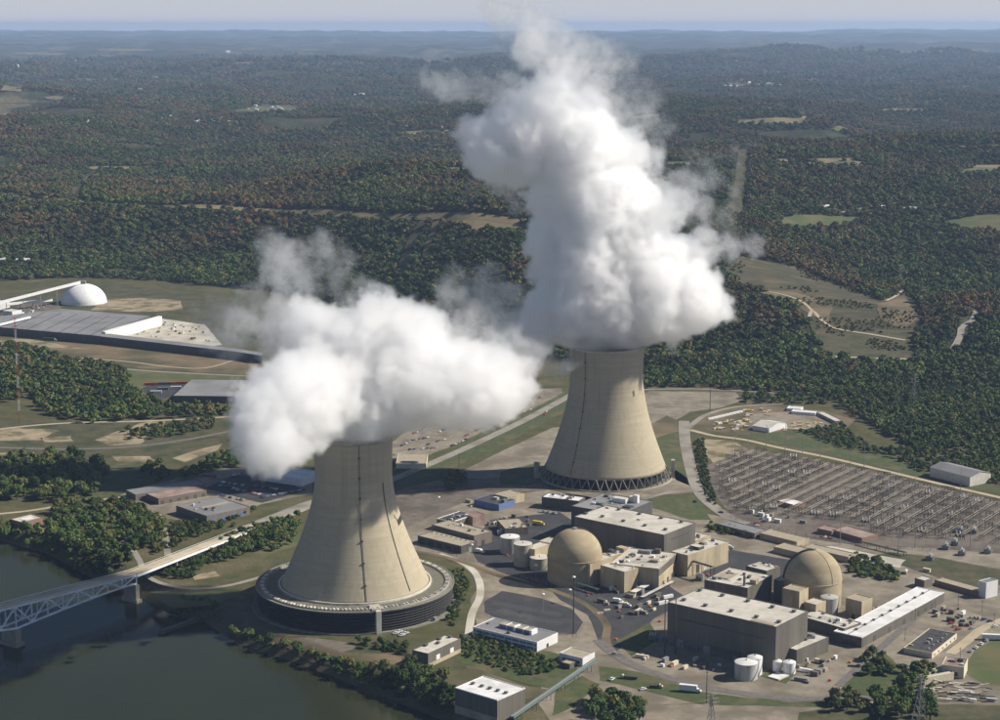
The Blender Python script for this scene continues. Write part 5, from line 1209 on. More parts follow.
# ------------------------------------------------------------------ clutter on the roofs and in the yards
def roof_clutter(b, n, seed, ms=('steel', 'silver', 'siding_dark', 'roof_tan', 'white', 'vent')):
    g = np.random.default_rng(seed)
    for k in range(n):
        a, c = g.uniform(-.85, .85), g.uniform(-.8, .8); w, d = g.uniform(1.2, 4.5), g.uniform(1.0, 3.0)
        if abs(a) * b['hl'] + w / 2 > b['hl'] - .6 or abs(c) * b['hw'] + d / 2 > b['hw'] - .6: continue
        on_roof(b, a, c, (w, d), g.uniform(.6, 2.4), M[ms[int(g.integers(0, len(ms)))]], 'roof_unit')
    for k in range(n // 3):
        c = g.uniform(-.7, .7); x0, x1 = sorted(g.uniform(-.8, .8, 2)); z = b['h'] + .25
        p0, p1 = b['q'](x0 * b['hl'], c * b['hw']), b['q'](x1 * b['hl'], c * b['hw'])
        MB().bar((*p0, z), (*p1, z), .22, 6).build('roof_duct', M['silver' if k % 2 else 'steel'], b['root'])
for i_, (b_, n_) in enumerate(((t3, 14), (t4, 12), (t2, 3), (t1, 3), (cb, 8), (lb, 9), (fb, 10), (sb2, 4), (an2, 9), (an, 4), (fl, 6), (dk, 10), (wc, 8), (L3, 5), (dr, 4), (gr, 4), (of, 4), (wd, 4), (lo_, 4), (sa, 4))): roof_clutter(b_, n_, 400 + i_)
CAB = {k: MB().box((0, 0, 0), (3.2, 2.0, 2.4)).box((0, 0, 2.42), (3.5, 2.3, .2)).mesh('equipment_cabinet', M[k]) for k in ('steel', 'white', 'cream', 'siding', 'blue', 'roof_tan')}
g = np.random.default_rng(500)
for px_, n_, where in (([(596, 592), (640, 584), (668, 590), (655, 612), (620, 622), (604, 612)], 20, 'on the asphalt before the auxiliary building'), ([(684, 566), (716, 552), (730, 556), (705, 578)], 10, 'in the court between the two plant halves'), ([(480, 520), (530, 514), (545, 526), (500, 548)], 9, 'on the asphalt behind the first dome'),
                       ([(845, 612), (880, 606), (872, 620), (850, 630)], 9, 'below the tall tan block'), ([(640, 655), (720, 662), (735, 672), (650, 668)], 9, 'on the gravel before the front turbine hall'), ([(800, 660), (840, 655), (838, 678), (805, 684)], 9, 'on the gravel below the annex'),
                       ([(930, 604), (985, 612), (975, 630), (940, 622)], 12, 'on the lot beside the black-roofed building'), ([(735, 506), (775, 512), (812, 526), (770, 526)], 8, 'at the lower edge of the switchyard'), ([(455, 500), (500, 496), (520, 506), (480, 512)], 8, 'in the yard left of the far tower'),
                       ([(400, 612), (440, 610), (446, 622), (412, 630)], 6, 'on the slope right of the near tower'), ([(870, 560), (930, 572), (900, 580), (865, 572)], 6, 'behind the top of the long warehouse'), ([(120, 332), (160, 322), (200, 327), (212, 342), (170, 340)], 26, 'in the pale works yard'), ([(10, 316), (40, 306), (60, 306), (40, 314)], 10, 'in the works yard by the white dome')):
    poly = [P(u, v)[:2] for u, v in px_]; xs = [p[0] for p in poly]; ys = [p[1] for p in poly]; k = 0
    n_ = int(n_ * 1.5)
    while k < n_:
        x, y = g.uniform(min(xs), max(xs)), g.uniform(min(ys), max(ys))
        if not inpoly(poly, np.array([x]), np.array([y]))[0]: continue
        key = ('steel', 'white', 'cream', 'siding', 'siding', 'roof_tan')[int(g.integers(0, 6))]; sc = g.uniform(.55, 1.4); k += 1
        o = bpy.data.objects.new('equipment_cabinet', CAB[key]); link(o); o.location = (x, y, .28); o.rotation_euler = (0, 0, -.67 + (0, 1.57)[k % 2]); o.scale = (sc * g.uniform(.8, 2.0), sc, sc)
        tag(o, {'steel': 'grey', 'white': 'white', 'cream': 'cream', 'siding': 'brown-grey', 'blue': 'blue', 'roof_tan': 'tan'}[key] + ' equipment cabinet ' + where, 'cabinet', 'equipment cabinets about the yards')
def stall_lines(a, b, n, L_, name='parking_lines'):
    """painted stall lines along a row"""
    A, B = Vector(P(*a)), Vector(P(*b)); d = (B - A); nrm = Vector((-d.y, d.x, 0)).normalized(); mb = MB(); t_ = d.normalized() * .09
    for k in range(n + 1):
        p = A + d * (k / n); q0, q1 = p - nrm * L_ / 2, p + nrm * L_ / 2
        mb.add([(q0.x - t_.x, q0.y - t_.y, .2), (q0.x + t_.x, q0.y + t_.y, .2), (q1.x + t_.x, q1.y + t_.y, .2), (q1.x - t_.x, q1.y - t_.y, .2)], [(0, 1, 2, 3)])
    tag(mb.build(name, M['steel']), kind='structure')
stall_lines((494, 603), (560, 615), 24, 10); stall_lines((500, 610), (560, 624), 22, 10); stall_lines((222, 484), (262, 491), 16, 10)
# ------------------------------------------------------------------ bridge over the river
M['bridge_steel'] = mat('pale_bridge_steel', (.70, .74, .80), (.78, .82, .87), .3, .5)
M['bridge_deck'] = mat('bridge_deck', (.42, .36, .25), (.50, .43, .31), .1, .9, 0, (.36, .30, .21), .03)
def bridge():
    A, B = Vector(P(131, 573, 15)), Vector(P(10, 604, 24)); E = Vector(P(258, 524.5, 2.2))
    root = empty('truss_bridge', (A.x, A.y, 0), 0, 'pale steel truss bridge crossing the river at left', 'bridge'); o = Vector((A.x, A.y, 0))
    d = (B - A); d.z = 0; L = d.length; d.normalize(); s_ = Vector((-d.y, d.x, 0)); wd = 6.2
    C = A + (B - A) * 1.75
    def deckpiece(name, a, b, sd, m, th=1.1, w=wd):
        V = []
        for p in (a, b):
            for k in (-1, 1):
                for z in (-th, 0): V.append(tuple(p - o + sd * (k * w) + Vector((0, 0, z))))
        MB().add(V, [(0, 1, 3, 2), (4, 6, 7, 5), (0, 4, 5, 1), (2, 3, 7, 6), (1, 5, 7, 3), (0, 2, 6, 4)]).build(name, m, root)
    deckpiece('deck', A, C, s_, M['bridge_deck'])
    d2 = (E - A); d2.z = 0; d2.normalize(); s2 = Vector((-d2.y, d2.x, 0))
    deckpiece('approach_deck', A + Vector((0, 0, 0)), E, s2, M['bridge_deck'], 1.1, 6.4)
    N = 8; M_ = 14
    def top(i): return A + (B - A) * (i / N)
    def depth(i):
        t = i / N
        return 9.0 + 11.5 * max(0, 1 - abs(t - 1.0) / .9) ** 1.3
    for sd in (-1, 1):
        off = s_ * (sd * (wd + .25)); R = .95
        for i in range(M_):
            a, b = top(i) + off - o, top(i + 1) + off - o; la, lb = a - Vector((0, 0, depth(i))), b - Vector((0, 0, depth(i + 1)))
            a2, b2 = a - Vector((0, 0, 1.2)), b - Vector((0, 0, 1.2))
            MB().bar(a2, b2, R, 4).build('top_chord', M['bridge_steel'], root); MB().bar(la, lb, R, 4).build('bottom_chord', M['bridge_steel'], root)
            MB().bar(a2, la, R * .7, 4).build('vertical', M['bridge_steel'], root)
            (MB().bar(a2, lb, R * .75, 4) if i % 2 == 0 else MB().bar(la, b2, R * .75, 4)).build('diagonal', M['bridge_steel'], root)
        # railings and the girder of the approach
        for z in (.6, 1.2):
            MB().bar(A + off - o + Vector((0, 0, z)), C + off - o + Vector((0, 0, z)), .13, 4).build('railing', M['bridge_steel'], root)
        off2 = s2 * (sd * 6.5)
        MB().bar(A + off2 - o + Vector((0, 0, 1)), E + off2 - o + Vector((0, 0, 1)), .15, 4).build('railing', M['bridge_steel'], root)
        g0, g1 = A + off2 - o - Vector((0, 0, 2.2)), E + off2 - o - Vector((0, 0, 1.6))
        MB().bar(g0, g1, 1.1, 4).build('girder', M['bridge_steel'], root)
    for i in range(0, M_ + 1, 1):
        a = top(i) - o - Vector((0, 0, 1.4)); MB().bar(a - s_ * wd, a + s_ * wd, .4, 4).build('cross_beam', M['bridge_steel'], root)
    rz = math.atan2(d.y, d.x)
    def pier(p, zt, lx, ly):
        q = p - o; pr = empty_part = MB()
        pr.box((q.x, q.y, WATER - 3), (lx * 1.5, ly * 1.25, 6), rz); pr.prism([(q.x + a * lx / 2 * math.cos(rz) - b * ly / 2 * math.sin(rz), q.y + a * lx / 2 * math.sin(rz) + b * ly / 2 * math.cos(rz)) for a, b in ((-1, -1), (1, -1), (1, 1), (-1, 1))], WATER + 2.9, zt)
        pr.build('pier', M['concrete'], root)
    pier(top(0), A.z - 10.2, 4.5, 15); pier(top(8), B.z - 21.6, 6.5, 17); pier(top(14), top(14).z - 11, 6.5, 17)
    for t in (.30, .62):
        p = A + (E - A) * t
        for sd in (-1, 1):
            q = p + s2 * (sd * 4.5) - o; zg = float(terrain(p.x, p.y))
            MB().lathe([(1.3, zg - 1), (1.1, p.z - 3.1)], 12, (q.x, q.y)).build('column', M['concrete'], root)
        MB().bar(p + s2 * 6.6 - o - Vector((0, 0, 3)), p - s2 * 6.6 - o - Vector((0, 0, 3)), .9, 4).build('cap_beam', M['concrete'], root)
bridge()
pe = [P(258, 524.5, 0), P(285, 514), P(310, 504), P(345, 494), (P(372, 488))]
dense, e_ = strip_pts(pe, 12.5, 8.0); V = []; Fc = []
zs = np.interp(np.linspace(0, 1, len(e_)), [0, .6, 1], [2.2, .8, .32])
for (a, b), z in zip(e_, zs): V += [(a.x, a.y, z), (b.x, b.y, z), ((a.x - (b.x - a.x) * .5), (a.y - (b.y - a.y) * .5), -.3), ((b.x + (b.x - a.x) * .5), (b.y + (b.y - a.y) * .5), -.3)]
for i in range(len(e_) - 1):
    k = 4 * i; Fc += [(k, k + 1, k + 5, k + 4), (k + 2, k, k + 4, k + 6), (k + 1, k + 3, k + 7, k + 5)]
tag(MB().add(V, Fc).build('approach_road', M['road']), kind='structure')
# quay wall at the old landing
qa, qb = P(160, 634, WATER), P(203, 619, WATER)
qd = Vector(qb) - Vector(qa); qw = MB().box((0, 0, -6), (qd.length, 5, 9.0), 0).build('quay_wall', M['siding_dark']); qw.location = ((qa[0] + qb[0]) / 2, (qa[1] + qb[1]) / 2, WATER); qw.rotation_euler = (0, 0, math.atan2(qd.y, qd.x))
tag(qw, 'low dark quay wall jutting into the river by the near tower', 'quay wall')

# ------------------------------------------------------------------ pipe bridge and fences
def pipe_bridge():
    a, b = Vector(P(596, 659, 7)), Vector(P(512, 717, 7)); root = empty('pipe_bridge', (a.x, a.y, 0), 0, 'narrow elevated pipe bridge with teal sides running to the intake house', 'pipe bridge'); o = Vector((a.x, a.y, 0)); d = b - a; s_ = Vector((-d.y, d.x, 0)).normalized()
    def slab(name, w, z0, z1, off, m):
        V = []
        for p in (a, b):
            for k in (-1, 1):
                for z in (z0, z1): q = p - o + s_ * (off + k * w / 2); V.append((q.x, q.y, 7 + z))
        MB().add(V, [(0, 1, 3, 2), (4, 6, 7, 5), (0, 4, 5, 1), (2, 3, 7, 6), (1, 5, 7, 3), (0, 2, 6, 4)]).build(name, m, root)
    slab('deck', 2.2, -.5, 0, 0, M['roof_tan']); slab('side_girder', .4, -1.2, 1.0, -1.35, M['teal']); slab('side_girder', .4, -1.2, 1.0, 1.35, M['teal'])
    slab('pipe', .7, .05, .75, .5, M['steel']); slab('pipe', .5, .05, .55, -.5, M['roof_tan'])
    for i in range(6):
        p = a + d * ((i + .5) / 6) - o
        for k in (-1, 1): q = p + s_ * (k * 1.7); MB().bar((q.x, q.y, 0), (q.x, q.y, 5.8), .28, 4).build('leg', M['teal'], root)
pipe_bridge()
def fence(label, px, sp=3.0, h=2.6):
    pts = [P(u, v) for u, v in px]; dense, e = strip_pts(pts, .1, sp); root = empty('security_fence', (pts[0][0], pts[0][1], 0), 0, label, 'fence'); o = Vector((pts[0][0], pts[0][1]))
    me = MB().box((0, 0, 0), (.32, .32, h)).mesh('post', M['steel'])
    for p in dense[::2]:
        q = bpy.data.objects.new('post', me); link(q, root); q.location = (p.x - o.x, p.y - o.y, .2)
    for z in (h, h * .55, .4):
        mb = MB()
        for a, b in zip(dense, dense[1:]): mb.bar((a.x - o.x, a.y - o.y, z + .2), (b.x - o.x, b.y - o.y, z + .2), .06, 3)
        mb.build('rail', M['steel'], root)
fence('posted fence curving between the near tower and the asphalt yard', [(418, 549), (442, 553), (470, 561), (500, 572), (545, 584), (587, 600), (606, 622)])
fence('fence along the front edge of the switchyard', [(731, 518), (770, 528), (820, 538), (870, 546), (930, 551)], 5)
fence('fence round the outer edge of the office car park', [(486, 611), (495, 619), (556, 634), (577, 636), (584, 624)], 3)

# ------------------------------------------------------------------ poles, masts, pylons
def pole(u, v, h, label, lamp=False, r=.35, m='steel_dark', group='poles about the plant'):
    p = P(u, v); root = empty('light_mast' if lamp else 'utility_pole', p, 0, label if 'lightning' not in label else label + ', ' + sector(u, v, 715, 1000, 455, 550), 'pole', group)
    MB().lathe([(r, 0), (r * .55, h)], 8).build('shaft', M[m], root)
    if lamp:
        MB().lathe([(1.3, h), (1.5, h + .4), (1.2, h + 1.1), (.3, h + 1.4)], 10).build('lamp_head', M['white'], root)
    else: MB().box((0, 0, h - 1.6), (3.4, .25, .3), .6).build('crossarm', M[m], root)
pole(573.5, 634, 50, 'tall dark light mast with white head on the office car park corner', True, .7)
pole(543, 612, 16, 'slim lamp post in the middle of the office car park', True, .25, 'steel')
pole(664.5, 653, 46, 'left of two tall dark masts before the front turbine hall', False, .6); pole(675, 654, 48, 'right of two tall dark masts before the front turbine hall', False, .6)
pole(706.5, 703, 26, 'dark pole on the grass strip before the big tank', False, .45); pole(439, 516, 20, 'lamp post left of the dark-roofed workshop', True, .3, 'steel'); pole(472, 561, 16, 'lamp post at the bend by the tan sheds', True, .25, 'steel')
pole(710, 411, 30, 'tall dark pole at the corner of the bare field', False, .6); pole(459, 468, 18, 'pole beside the main road embankment', False, .35); pole(484, 640, 0.1 + 9, 'short pole by the white office', False, .2)
pole(580.5, 580, 22, 'blue-grey floodlight mast in front of the first dome', True, .5, 'steel'); pole(570, 603, 12, 'lamp post by the fence road', True, .22, 'steel'); pole(536, 580, 14, 'lamp post on the asphalt left of the first dome', True, .22, 'steel')
for u, v in ((915, 620), (905, 640), (935, 612), (958, 606), (982, 612), (994, 625), (960, 660)): pole(u, v, 11, 'wooden pole in the lot right of the long warehouse', False, .22)
for u, v in ((735, 456), (748, 447), (766, 450), (785, 454), (802, 458), (820, 462), (716, 487), (732, 470), (749, 490), (820, 505), (850, 480), (870, 500), (900, 524), (915, 548), (888, 520), (914, 505), (960, 500), (953, 520), (840, 545), (898, 555), (768, 515), (985, 530), (935, 535), (864, 470), (970, 548)):
    pole(u, v, random.uniform(24, 40), 'slender lightning mast in the switchyard', False, .38, 'steel', 'lightning masts in the switchyard')
mp_ = P(19.5, 422); mast = empty('radio_mast', mp_, 0, 'tall red and white lattice mast at the left edge', 'mast')
for k in range(9):
    z0, z1 = k * 15.3, (k + 1) * 15.3; mb = MB(); r = 1.25
    cs = [(r * math.cos(t), r * math.sin(t)) for t in (0.3, 2.4, 4.5)]
    for c in cs: mb.bar((*c, z0), (*c, z1), .16, 4)
    for j in range(5):
        for i in range(3): mb.bar((*cs[i], z0 + j * 3.06), (*cs[(i + 1) % 3], z0 + (j + 1) * 3.06), .15, 3)
    mb.build('mast_section', M['red'] if k % 2 == 0 else M['white'], mast)
def pylon(p, h, label):
    root = empty('pylon', p, .5, label, 'pylon', 'lattice pylons'); mb = MB(); w = h * .11; n = 7
    lv = [(w * (1 - .82 * min(1, k / (n - 1) * 1.15)), h * k / n) for k in range(n + 1)]
    for (w0, z0), (w1, z1) in zip(lv, lv[1:]):
        for a, b in ((-1, -1), (1, -1), (1, 1), (-1, 1)): mb.bar((a * w0, b * w0, z0), (a * w1, b * w1, z1), .22, 3)
        for a, b, c, d in ((-1, -1, 1, -1), (1, -1, 1, 1), (1, 1, -1, 1), (-1, 1, -1, -1)): mb.bar((a * w0, b * w0, z0), (c * w1, d * w1, z1), .14, 3); mb.bar((c * w0, d * w0, z0), (a * w1, b * w1, z1), .14, 3)
    mb.build('tower', M['steel'], root)
    for z, l in ((h * .72, 7), (h * .84, 6), (h * .96, 4.5)): MB().bar((-l, 0, z), (l, 0, z), .32, 4).build('crossarm', M['steel'], root)
pylon(T(914, 405), 44, 'lattice pylon standing in the wood above the switchyard'); pylon(P(711, 727), 26, 'lattice pylon at the bottom edge right of centre'); pylon(P(919, 726), 40, 'lattice pylon at the bottom right among dark trees')
pylon(T(900, 288), 44, 'distant lattice pylon on the ridge above the stripped hillside')

# ------------------------------------------------------------------ switchyard
M['galv'] = mat('galvanised_steel', (.105, .095, .085), (.15, .135, .12), .6, .6)
M['porcelain'] = mat('white_porcelain', (.72, .72, .72), (.8, .8, .8), .5, .4)
M['bus'] = mat('tan_busbar', (.30, .26, .20), (.36, .32, .25), .5, .6)
yard_axis = Vector(P(800, 478)) - Vector(P(740, 506)); yard_axis.normalize(); yrz = math.atan2(yard_axis.y, yard_axis.x)
gb = MB()
for x in (-7, 7):
    gb.bar((x - 1.0, 0, 0), (x, 0, 11), .22, 4); gb.bar((x + 1.0, 0, 0), (x, 0, 11), .22, 4)
gb.bar((-7.4, 0, 11), (7.4, 0, 11), .38, 4); gb.bar((-7.4, 0, 9.8), (7.4, 0, 9.8), .2, 4)
for k in range(7): gb.bar((-7 + 2 * k, 0, 9.8), (-6 + 2 * k, 0, 11), .14, 3)
for x in (-4.5, 0, 4.5): gb.bar((x, 0, 9.8), (x, 0, 7.6), .3, 6)
GANTRY = gb.mesh('steel_gantry', M['galv'])
bb_ = MB()
for i, x in enumerate((-3.6, 0, 3.6)):
    bb_.box((x, 0, 0), (1.9, 2.0, 1.6), 0, 0); bb_.lathe([(.75, 1.6), (.75, 3.4)], 8, (x, 0), 1)
    for y in (-.7, .7): bb_.bar((x, y * .4, 3.2), (x, y * 2.0, 6.0), .42, 6, 1)
BREAKER = bb_.mesh('circuit_breaker', [M['galv'], M['porcelain']])
sw = MB()
for x in (-3.6, 0, 3.6):
    sw.bar((x, -1.2, 0), (x, -1.2, 3.2), .2, 4); sw.bar((x, 1.2, 0), (x, 1.2, 3.2), .2, 4); sw.bar((x, -1.2, 3.2), (x, -1.2, 5.2), .34, 6); sw.bar((x, 1.2, 3.2), (x, 1.2, 5.2), .34, 6); sw.bar((x, -1.4, 5.2), (x, 1.6, 5.3), .14, 4)
sw.bar((-4.4, 0, 3.1), (4.4, 0, 3.1), .25, 4)
SWITCH = sw.mesh('disconnect_switch', M['galv'])
YARD = [P(u, v)[:2] for u, v in [(716, 468), (749, 453), (815, 463), (880, 477), (940, 492), (1025, 512), (1025, 545), (930, 540), (880, 536), (845, 520), (810, 520), (770, 515), (735, 515), (722, 492)]]
keepout = [[P(u, v)[:2] for u, v in q] for q in ([(774, 494), (800, 490), (815, 508), (775, 512)], [(830, 470), (880, 478), (870, 492), (815, 500), (800, 482)])]
yc = sum((Vector(p) for p in YARD), Vector((0, 0))) / len(YARD); ya = Vector((yard_axis.x, yard_axis.y)); yb = Vector((-ya.y, ya.x))
gr_n = 0
def yard_thing(name, me, p, rz, label, cat, group):
    if 'switchyard' in group: label += ', ' + sector(*proj(p.x, p.y, 0), 715, 1000, 455, 540)
    o = bpy.data.objects.new(name, me); link(o); o.location = (p.x, p.y, .16); o.rotation_euler = (0, 0, rz); o.scale = (1, 1, .8) if name == 'steel_gantry' else (1, 1, 1); return tag(o, label, cat, group)
for i in range(-34, 35):
    for j in range(-12, 13):
        p = yc + ya * (j * 25.0 + 5 * math.sin(i * 2.3 + j)) + yb * (i * 17.0 + 3.0 * math.sin(j * 1.7 + i * .9))
        if not inpoly(YARD, np.array([p.x]), np.array([p.y]))[0] or any(inpoly(q, np.array([p.x]), np.array([p.y]))[0] for q in keepout): continue
        h_ = (i * 7 + j * 13) % 11
        if h_ in (3, 7): continue
        yard_thing('steel_gantry', GANTRY, p, yrz + math.pi / 2, 'grey steel portal gantry in the switchyard', 'gantry', 'switchyard gantries')
        q = p + ya * 9
        if (j % 3) == 0 and (i % 3) != 1: yard_thing('circuit_breaker', BREAKER, q, yrz + math.pi / 2, 'white-bushed circuit breaker set in the switchyard', 'breaker', 'switchyard breakers')
        else: yard_thing('disconnect_switch', SWITCH, q, yrz + math.pi / 2, 'grey disconnect switch frame in the switchyard', 'switch', 'switchyard switches')
# long busbars along the yard
for i in range(-34, 35, 1):
    run = []
    for j in range(-40, 41):
        p = yc + ya * (j * 8.0) + yb * (i * 17.0 + 8.5)
        if inpoly(YARD, np.array([p.x]), np.array([p.y]))[0]: run.append(p)
    if len(run) < 4: continue
    a, b = run[0], run[-1]; root = empty('busbar_run', (a.x, a.y, 0), 0, 'long tan busbar run on posts crossing the switchyard, ' + sector(*proj((a.x + b.x) / 2, (a.y + b.y) / 2, 0), 715, 1000, 455, 540), 'busbar', 'switchyard busbars')
    for off in (-1.6, 1.6):
        qa, qb = yb * off, (b - a) + yb * off; MB().bar((qa.x, qa.y, 6.6), (qb.x, qb.y, 6.6), .3, 4).build('tube', M['bus'], root)
    n = max(2, int((b - a).length / 22))
    for k in range(n + 1):
        q = (b - a) * (k / n); t_ = MB()
        for off in (-2.2, 0, 2.2): t_.bar((q.x + yb.x * off, q.y + yb.y * off, 0), (q.x + yb.x * off, q.y + yb.y * off, 6.5), .2, 4)
        t_.bar((q.x - yb.x * 2.6, q.y - yb.y * 2.6, 5.0), (q.x + yb.x * 2.6, q.y + yb.y * 2.6, 5.0), .2, 4); t_.build('support', M['galv'], root)
# transformers
tm = MB(); tm.box((0, 0, 0), (7, 4, 4.4), 0, 0)
for s_ in (-1, 1):
    for k in range(6): tm.box((-2.8 + k * 1.1, s_ * 2.75, .5), (.5, 1.4, 3.4), 0, 0)
for x in (-2, 0, 2): tm.bar((x, 0, 4.4), (x * 1.3, .6, 7.4), .32, 6, 1)
tm.bar((-3, -1.0, 5.4), (3, -1.0, 5.4), .75, 8, 0)
TRANSFORMER = tm.mesh('transformer', [M['steel'], M['porcelain']])
for n_, (u, v, lab) in enumerate(((974, 533, 'largest white-grey transformer at the right side of the switchyard'), (946, 549, 'left of two grey transformers at the front of the switchyard'), (955, 545, 'right of two grey transformers at the front of the switchyard'), (930, 560, 'grey transformer behind the long warehouse'), (960, 532, 'small transformer beside the largest one in the switchyard'), (962, 555, 'transformer on the gravel at the switchyard corner'),
        (988, 553, 'transformer nearest the right edge of the switchyard'), (627, 590, 'white transformer by the tan wall of the auxiliary building'), (640, 594, 'grey transformer on the lane beside the auxiliary building'), (653, 640, 'white transformer on the pad before the front turbine hall'), (700, 580, 'transformer between the tan building and the service building'), (716, 558, 'white transformer against the bright tan wall'), (853, 612, 'transformer below the tall tan block'))):
    yard_thing('transformer', TRANSFORMER, Vector(P(u, v)[:2]), (yrz if n_ < 7 else 2.6) + (n_ % 3) * .05, lab, 'transformer', 'transformers')

# ------------------------------------------------------------------ vehicles
def car_mesh(col, name):
    b = mat('car_' + name, col, None, rough=.35, spec=.5); mb = MB()
    sec = [(-2.2, .35, .75, .86), (-2.1, .3, .95, .9), (-1.0, .3, 1.0, .92), (1.1, .3, .98, .92), (2.1, .3, .82, .88), (2.25, .4, .65, .82)]
    for (x0, a0, t0, w0), (x1, a1, t1, w1) in zip(sec, sec[1:]):
        mb.add([(x0, -w0, a0), (x1, -w1, a1), (x1, -w1, t1), (x0, -w0, t0), (x0, w0, a0), (x1, w1, a1), (x1, w1, t1), (x0, w0, t0)], [(0, 1, 2, 3), (4, 7, 6, 5), (3, 2, 6, 7), (0, 4, 5, 1)], 0)
    x0, a0, t0, w0 = sec[0]; mb.add([(x0, -w0, a0), (x0, w0, a0), (x0, w0, t0), (x0, -w0, t0)], [(0, 3, 2, 1)], 0)
    x0, a0, t0, w0 = sec[-1]; mb.add([(x0, -w0, a0), (x0, w0, a0), (x0, w0, t0), (x0, -w0, t0)], [(0, 1, 2, 3)], 0)
    V = [(-1.7, -.85, .96), (1.1, -.85, .96), (1.1, .85, .96), (-1.7, .85, .96), (-1.15, -.7, 1.48), (.35, -.7, 1.48), (.35, .7, 1.48), (-1.15, .7, 1.48)]
    mb.add(V, [(0, 1, 5, 4), (1, 2, 6, 5), (2, 3, 7, 6), (3, 0, 4, 7)], 1); mb.add(V, [(4, 5, 6, 7)], 0)
    for x in (-1.35, 1.4):
        for y in (-.86, .86): mb.bar((x, y - .1, .33), (x, y + .1, .33), .33, 8, 2)
    return mb.mesh('car', [b, M['glass'], M['roof_dark']])
CARS = {k: car_mesh(c, k) for k, c in (('white', (.75, .75, .74)), ('silver', (.42, .43, .44)), ('red', (.42, .05, .04)), ('blue', (.06, .09, .2)), ('black', (.03, .03, .032)), ('tan', (.45, .36, .22)), ('green', (.05, .12, .08)))}
CK = ['white', 'white', 'silver', 'silver', 'red', 'blue', 'black', 'tan', 'green', 'red']
def park(u, v, where, col=None, rz=None, s=1.0, z=.36):
    col = col or random.choice(CK); o = bpy.data.objects.new('car', CARS[col]); link(o); p = P(u, v); o.location = (p[0], p[1], z + (0)); o.rotation_euler = (0, 0, rz if rz is not None else random.uniform(0, 6.28)); o.scale = (s, s, s)
    return tag(o, f'{col} car {where}', 'car', 'cars parked and driving about the plant')
def row(a, b, n, where, rz, gap=.12):
    for k in range(n):
        if random.random() < gap: continue
        t = k / max(1, n - 1); park(a[0] + (b[0] - a[0]) * t + random.uniform(-.3, .3), a[1] + (b[1] - a[1]) * t + random.uniform(-.15, .15), where, None, rz + random.choice((0, math.pi)) + random.uniform(-.05, .05), 1.15)
W_ = 'parked in the lot behind the brown sheds'
row((222, 482.5), (243, 486), 9, W_, 1.2); row((220, 486), (236, 489.5), 7, W_, 1.2); row((238, 490.5), (262, 495.5), 11, W_, 1.2); row((252, 486), (282, 490.5), 12, W_, 1.2); row((222, 496), (246, 501), 10, W_, 1.2); row((200, 475.5), (215, 477), 6, W_, 1.2); row((230, 476.5), (262, 470), 9, W_, .3); row((262, 498), (300, 491), 14, W_, .35)
W_ = 'parked in the large lot behind the near tower'
row((412, 441), (428, 438), 5, W_, .9); row((414, 434), (424, 429), 4, W_, .9); row((428, 445), (450, 438), 9, W_, .9); row((398, 432), (412, 426), 4, W_, .9); row((452, 446), (466, 440), 5, W_, .9); row((402, 446), (410, 442), 3, W_, .9); row((440, 432), (470, 420), 10, W_, .9); row((410, 450), (440, 448), 8, W_, .9); row((466, 436), (490, 424), 8, W_, .9); row((500, 402), (540, 398), 10, W_, .9, .3); row((395, 455), (425, 456), 7, W_, .9)
W_ = 'parked where the large lot meets the main road'
row((488, 420), (506, 416), 7, W_, .9, 0); row((490, 424), (498, 426), 4, W_, .9, 0); row((512, 416), (530, 410), 4, W_, .9)
park(546, 412, 'driving on the main road beside the far tower', 'white', .95, 1.2); park(545, 415, 'driving on the main road beside the far tower', 'red', .95, 1.2)
row((540, 512), (556, 514), 7, 'parked in front of the low white-roofed pump house', 1.4); 
park(695.5, 502, 'driving on the access road', 'blue', 1.9, 1.3); park(721, 513, 'driving on the access road', 'black', 2.5, 1.3); park(757, 524, 'parked by the relay house', 'red', .2, 1.4); park(764, 522, 'parked by the relay house', 'blue', .2, 1.3)
W_ = 'parked along the lane at the right edge'
for k, c in enumerate(('silver', 'white', 'white', 'silver')): park(971 + k * 5.2, 652 - k * 3.6, W_, c, 1.0, 1.3)
W_ = 'parked beside the black-roofed building'
for u, v in ((951, 624), (955, 627), (962, 622), (967, 626), (972, 629), (984, 620), (990, 622), (995, 627), (958, 630)): park(u, v, W_, None, .4, 1.25)
W_ = 'parked on the gravel lot at the bottom'
park(643, 690, W_, 'white', .5, 1.3); park(612, 680, 'parked by the concrete kerb of the bottom lot', 'white', 1.0, 1.4); park(615, 654, 'parked at the bend of the plant road', 'silver', 1.4, 1.2)
for u, v in ((396, 634), (402, 636), (406, 634), (400, 632.5)): park(u, v, 'parked on the gravel beside the near tower stair', 'white', .5, 1.3)
park(640, 611, 'parked on the asphalt before the auxiliary building', 'white', .8, 1.3); park(645, 614, 'parked on the asphalt before the auxiliary building', 'tan', 2.2, 1.3)
row((702, 563), (716, 566), 4, 'parked on the asphalt behind the service building', .5); row((822, 537), (832, 539), 4, 'parked before the orange-brown roofed houses', 1.2)
park(757, 526, 'parked by the store', 'white', .4, 1.2)
row((765, 421), (785, 431), 4, 'parked in the storage yard', .4)
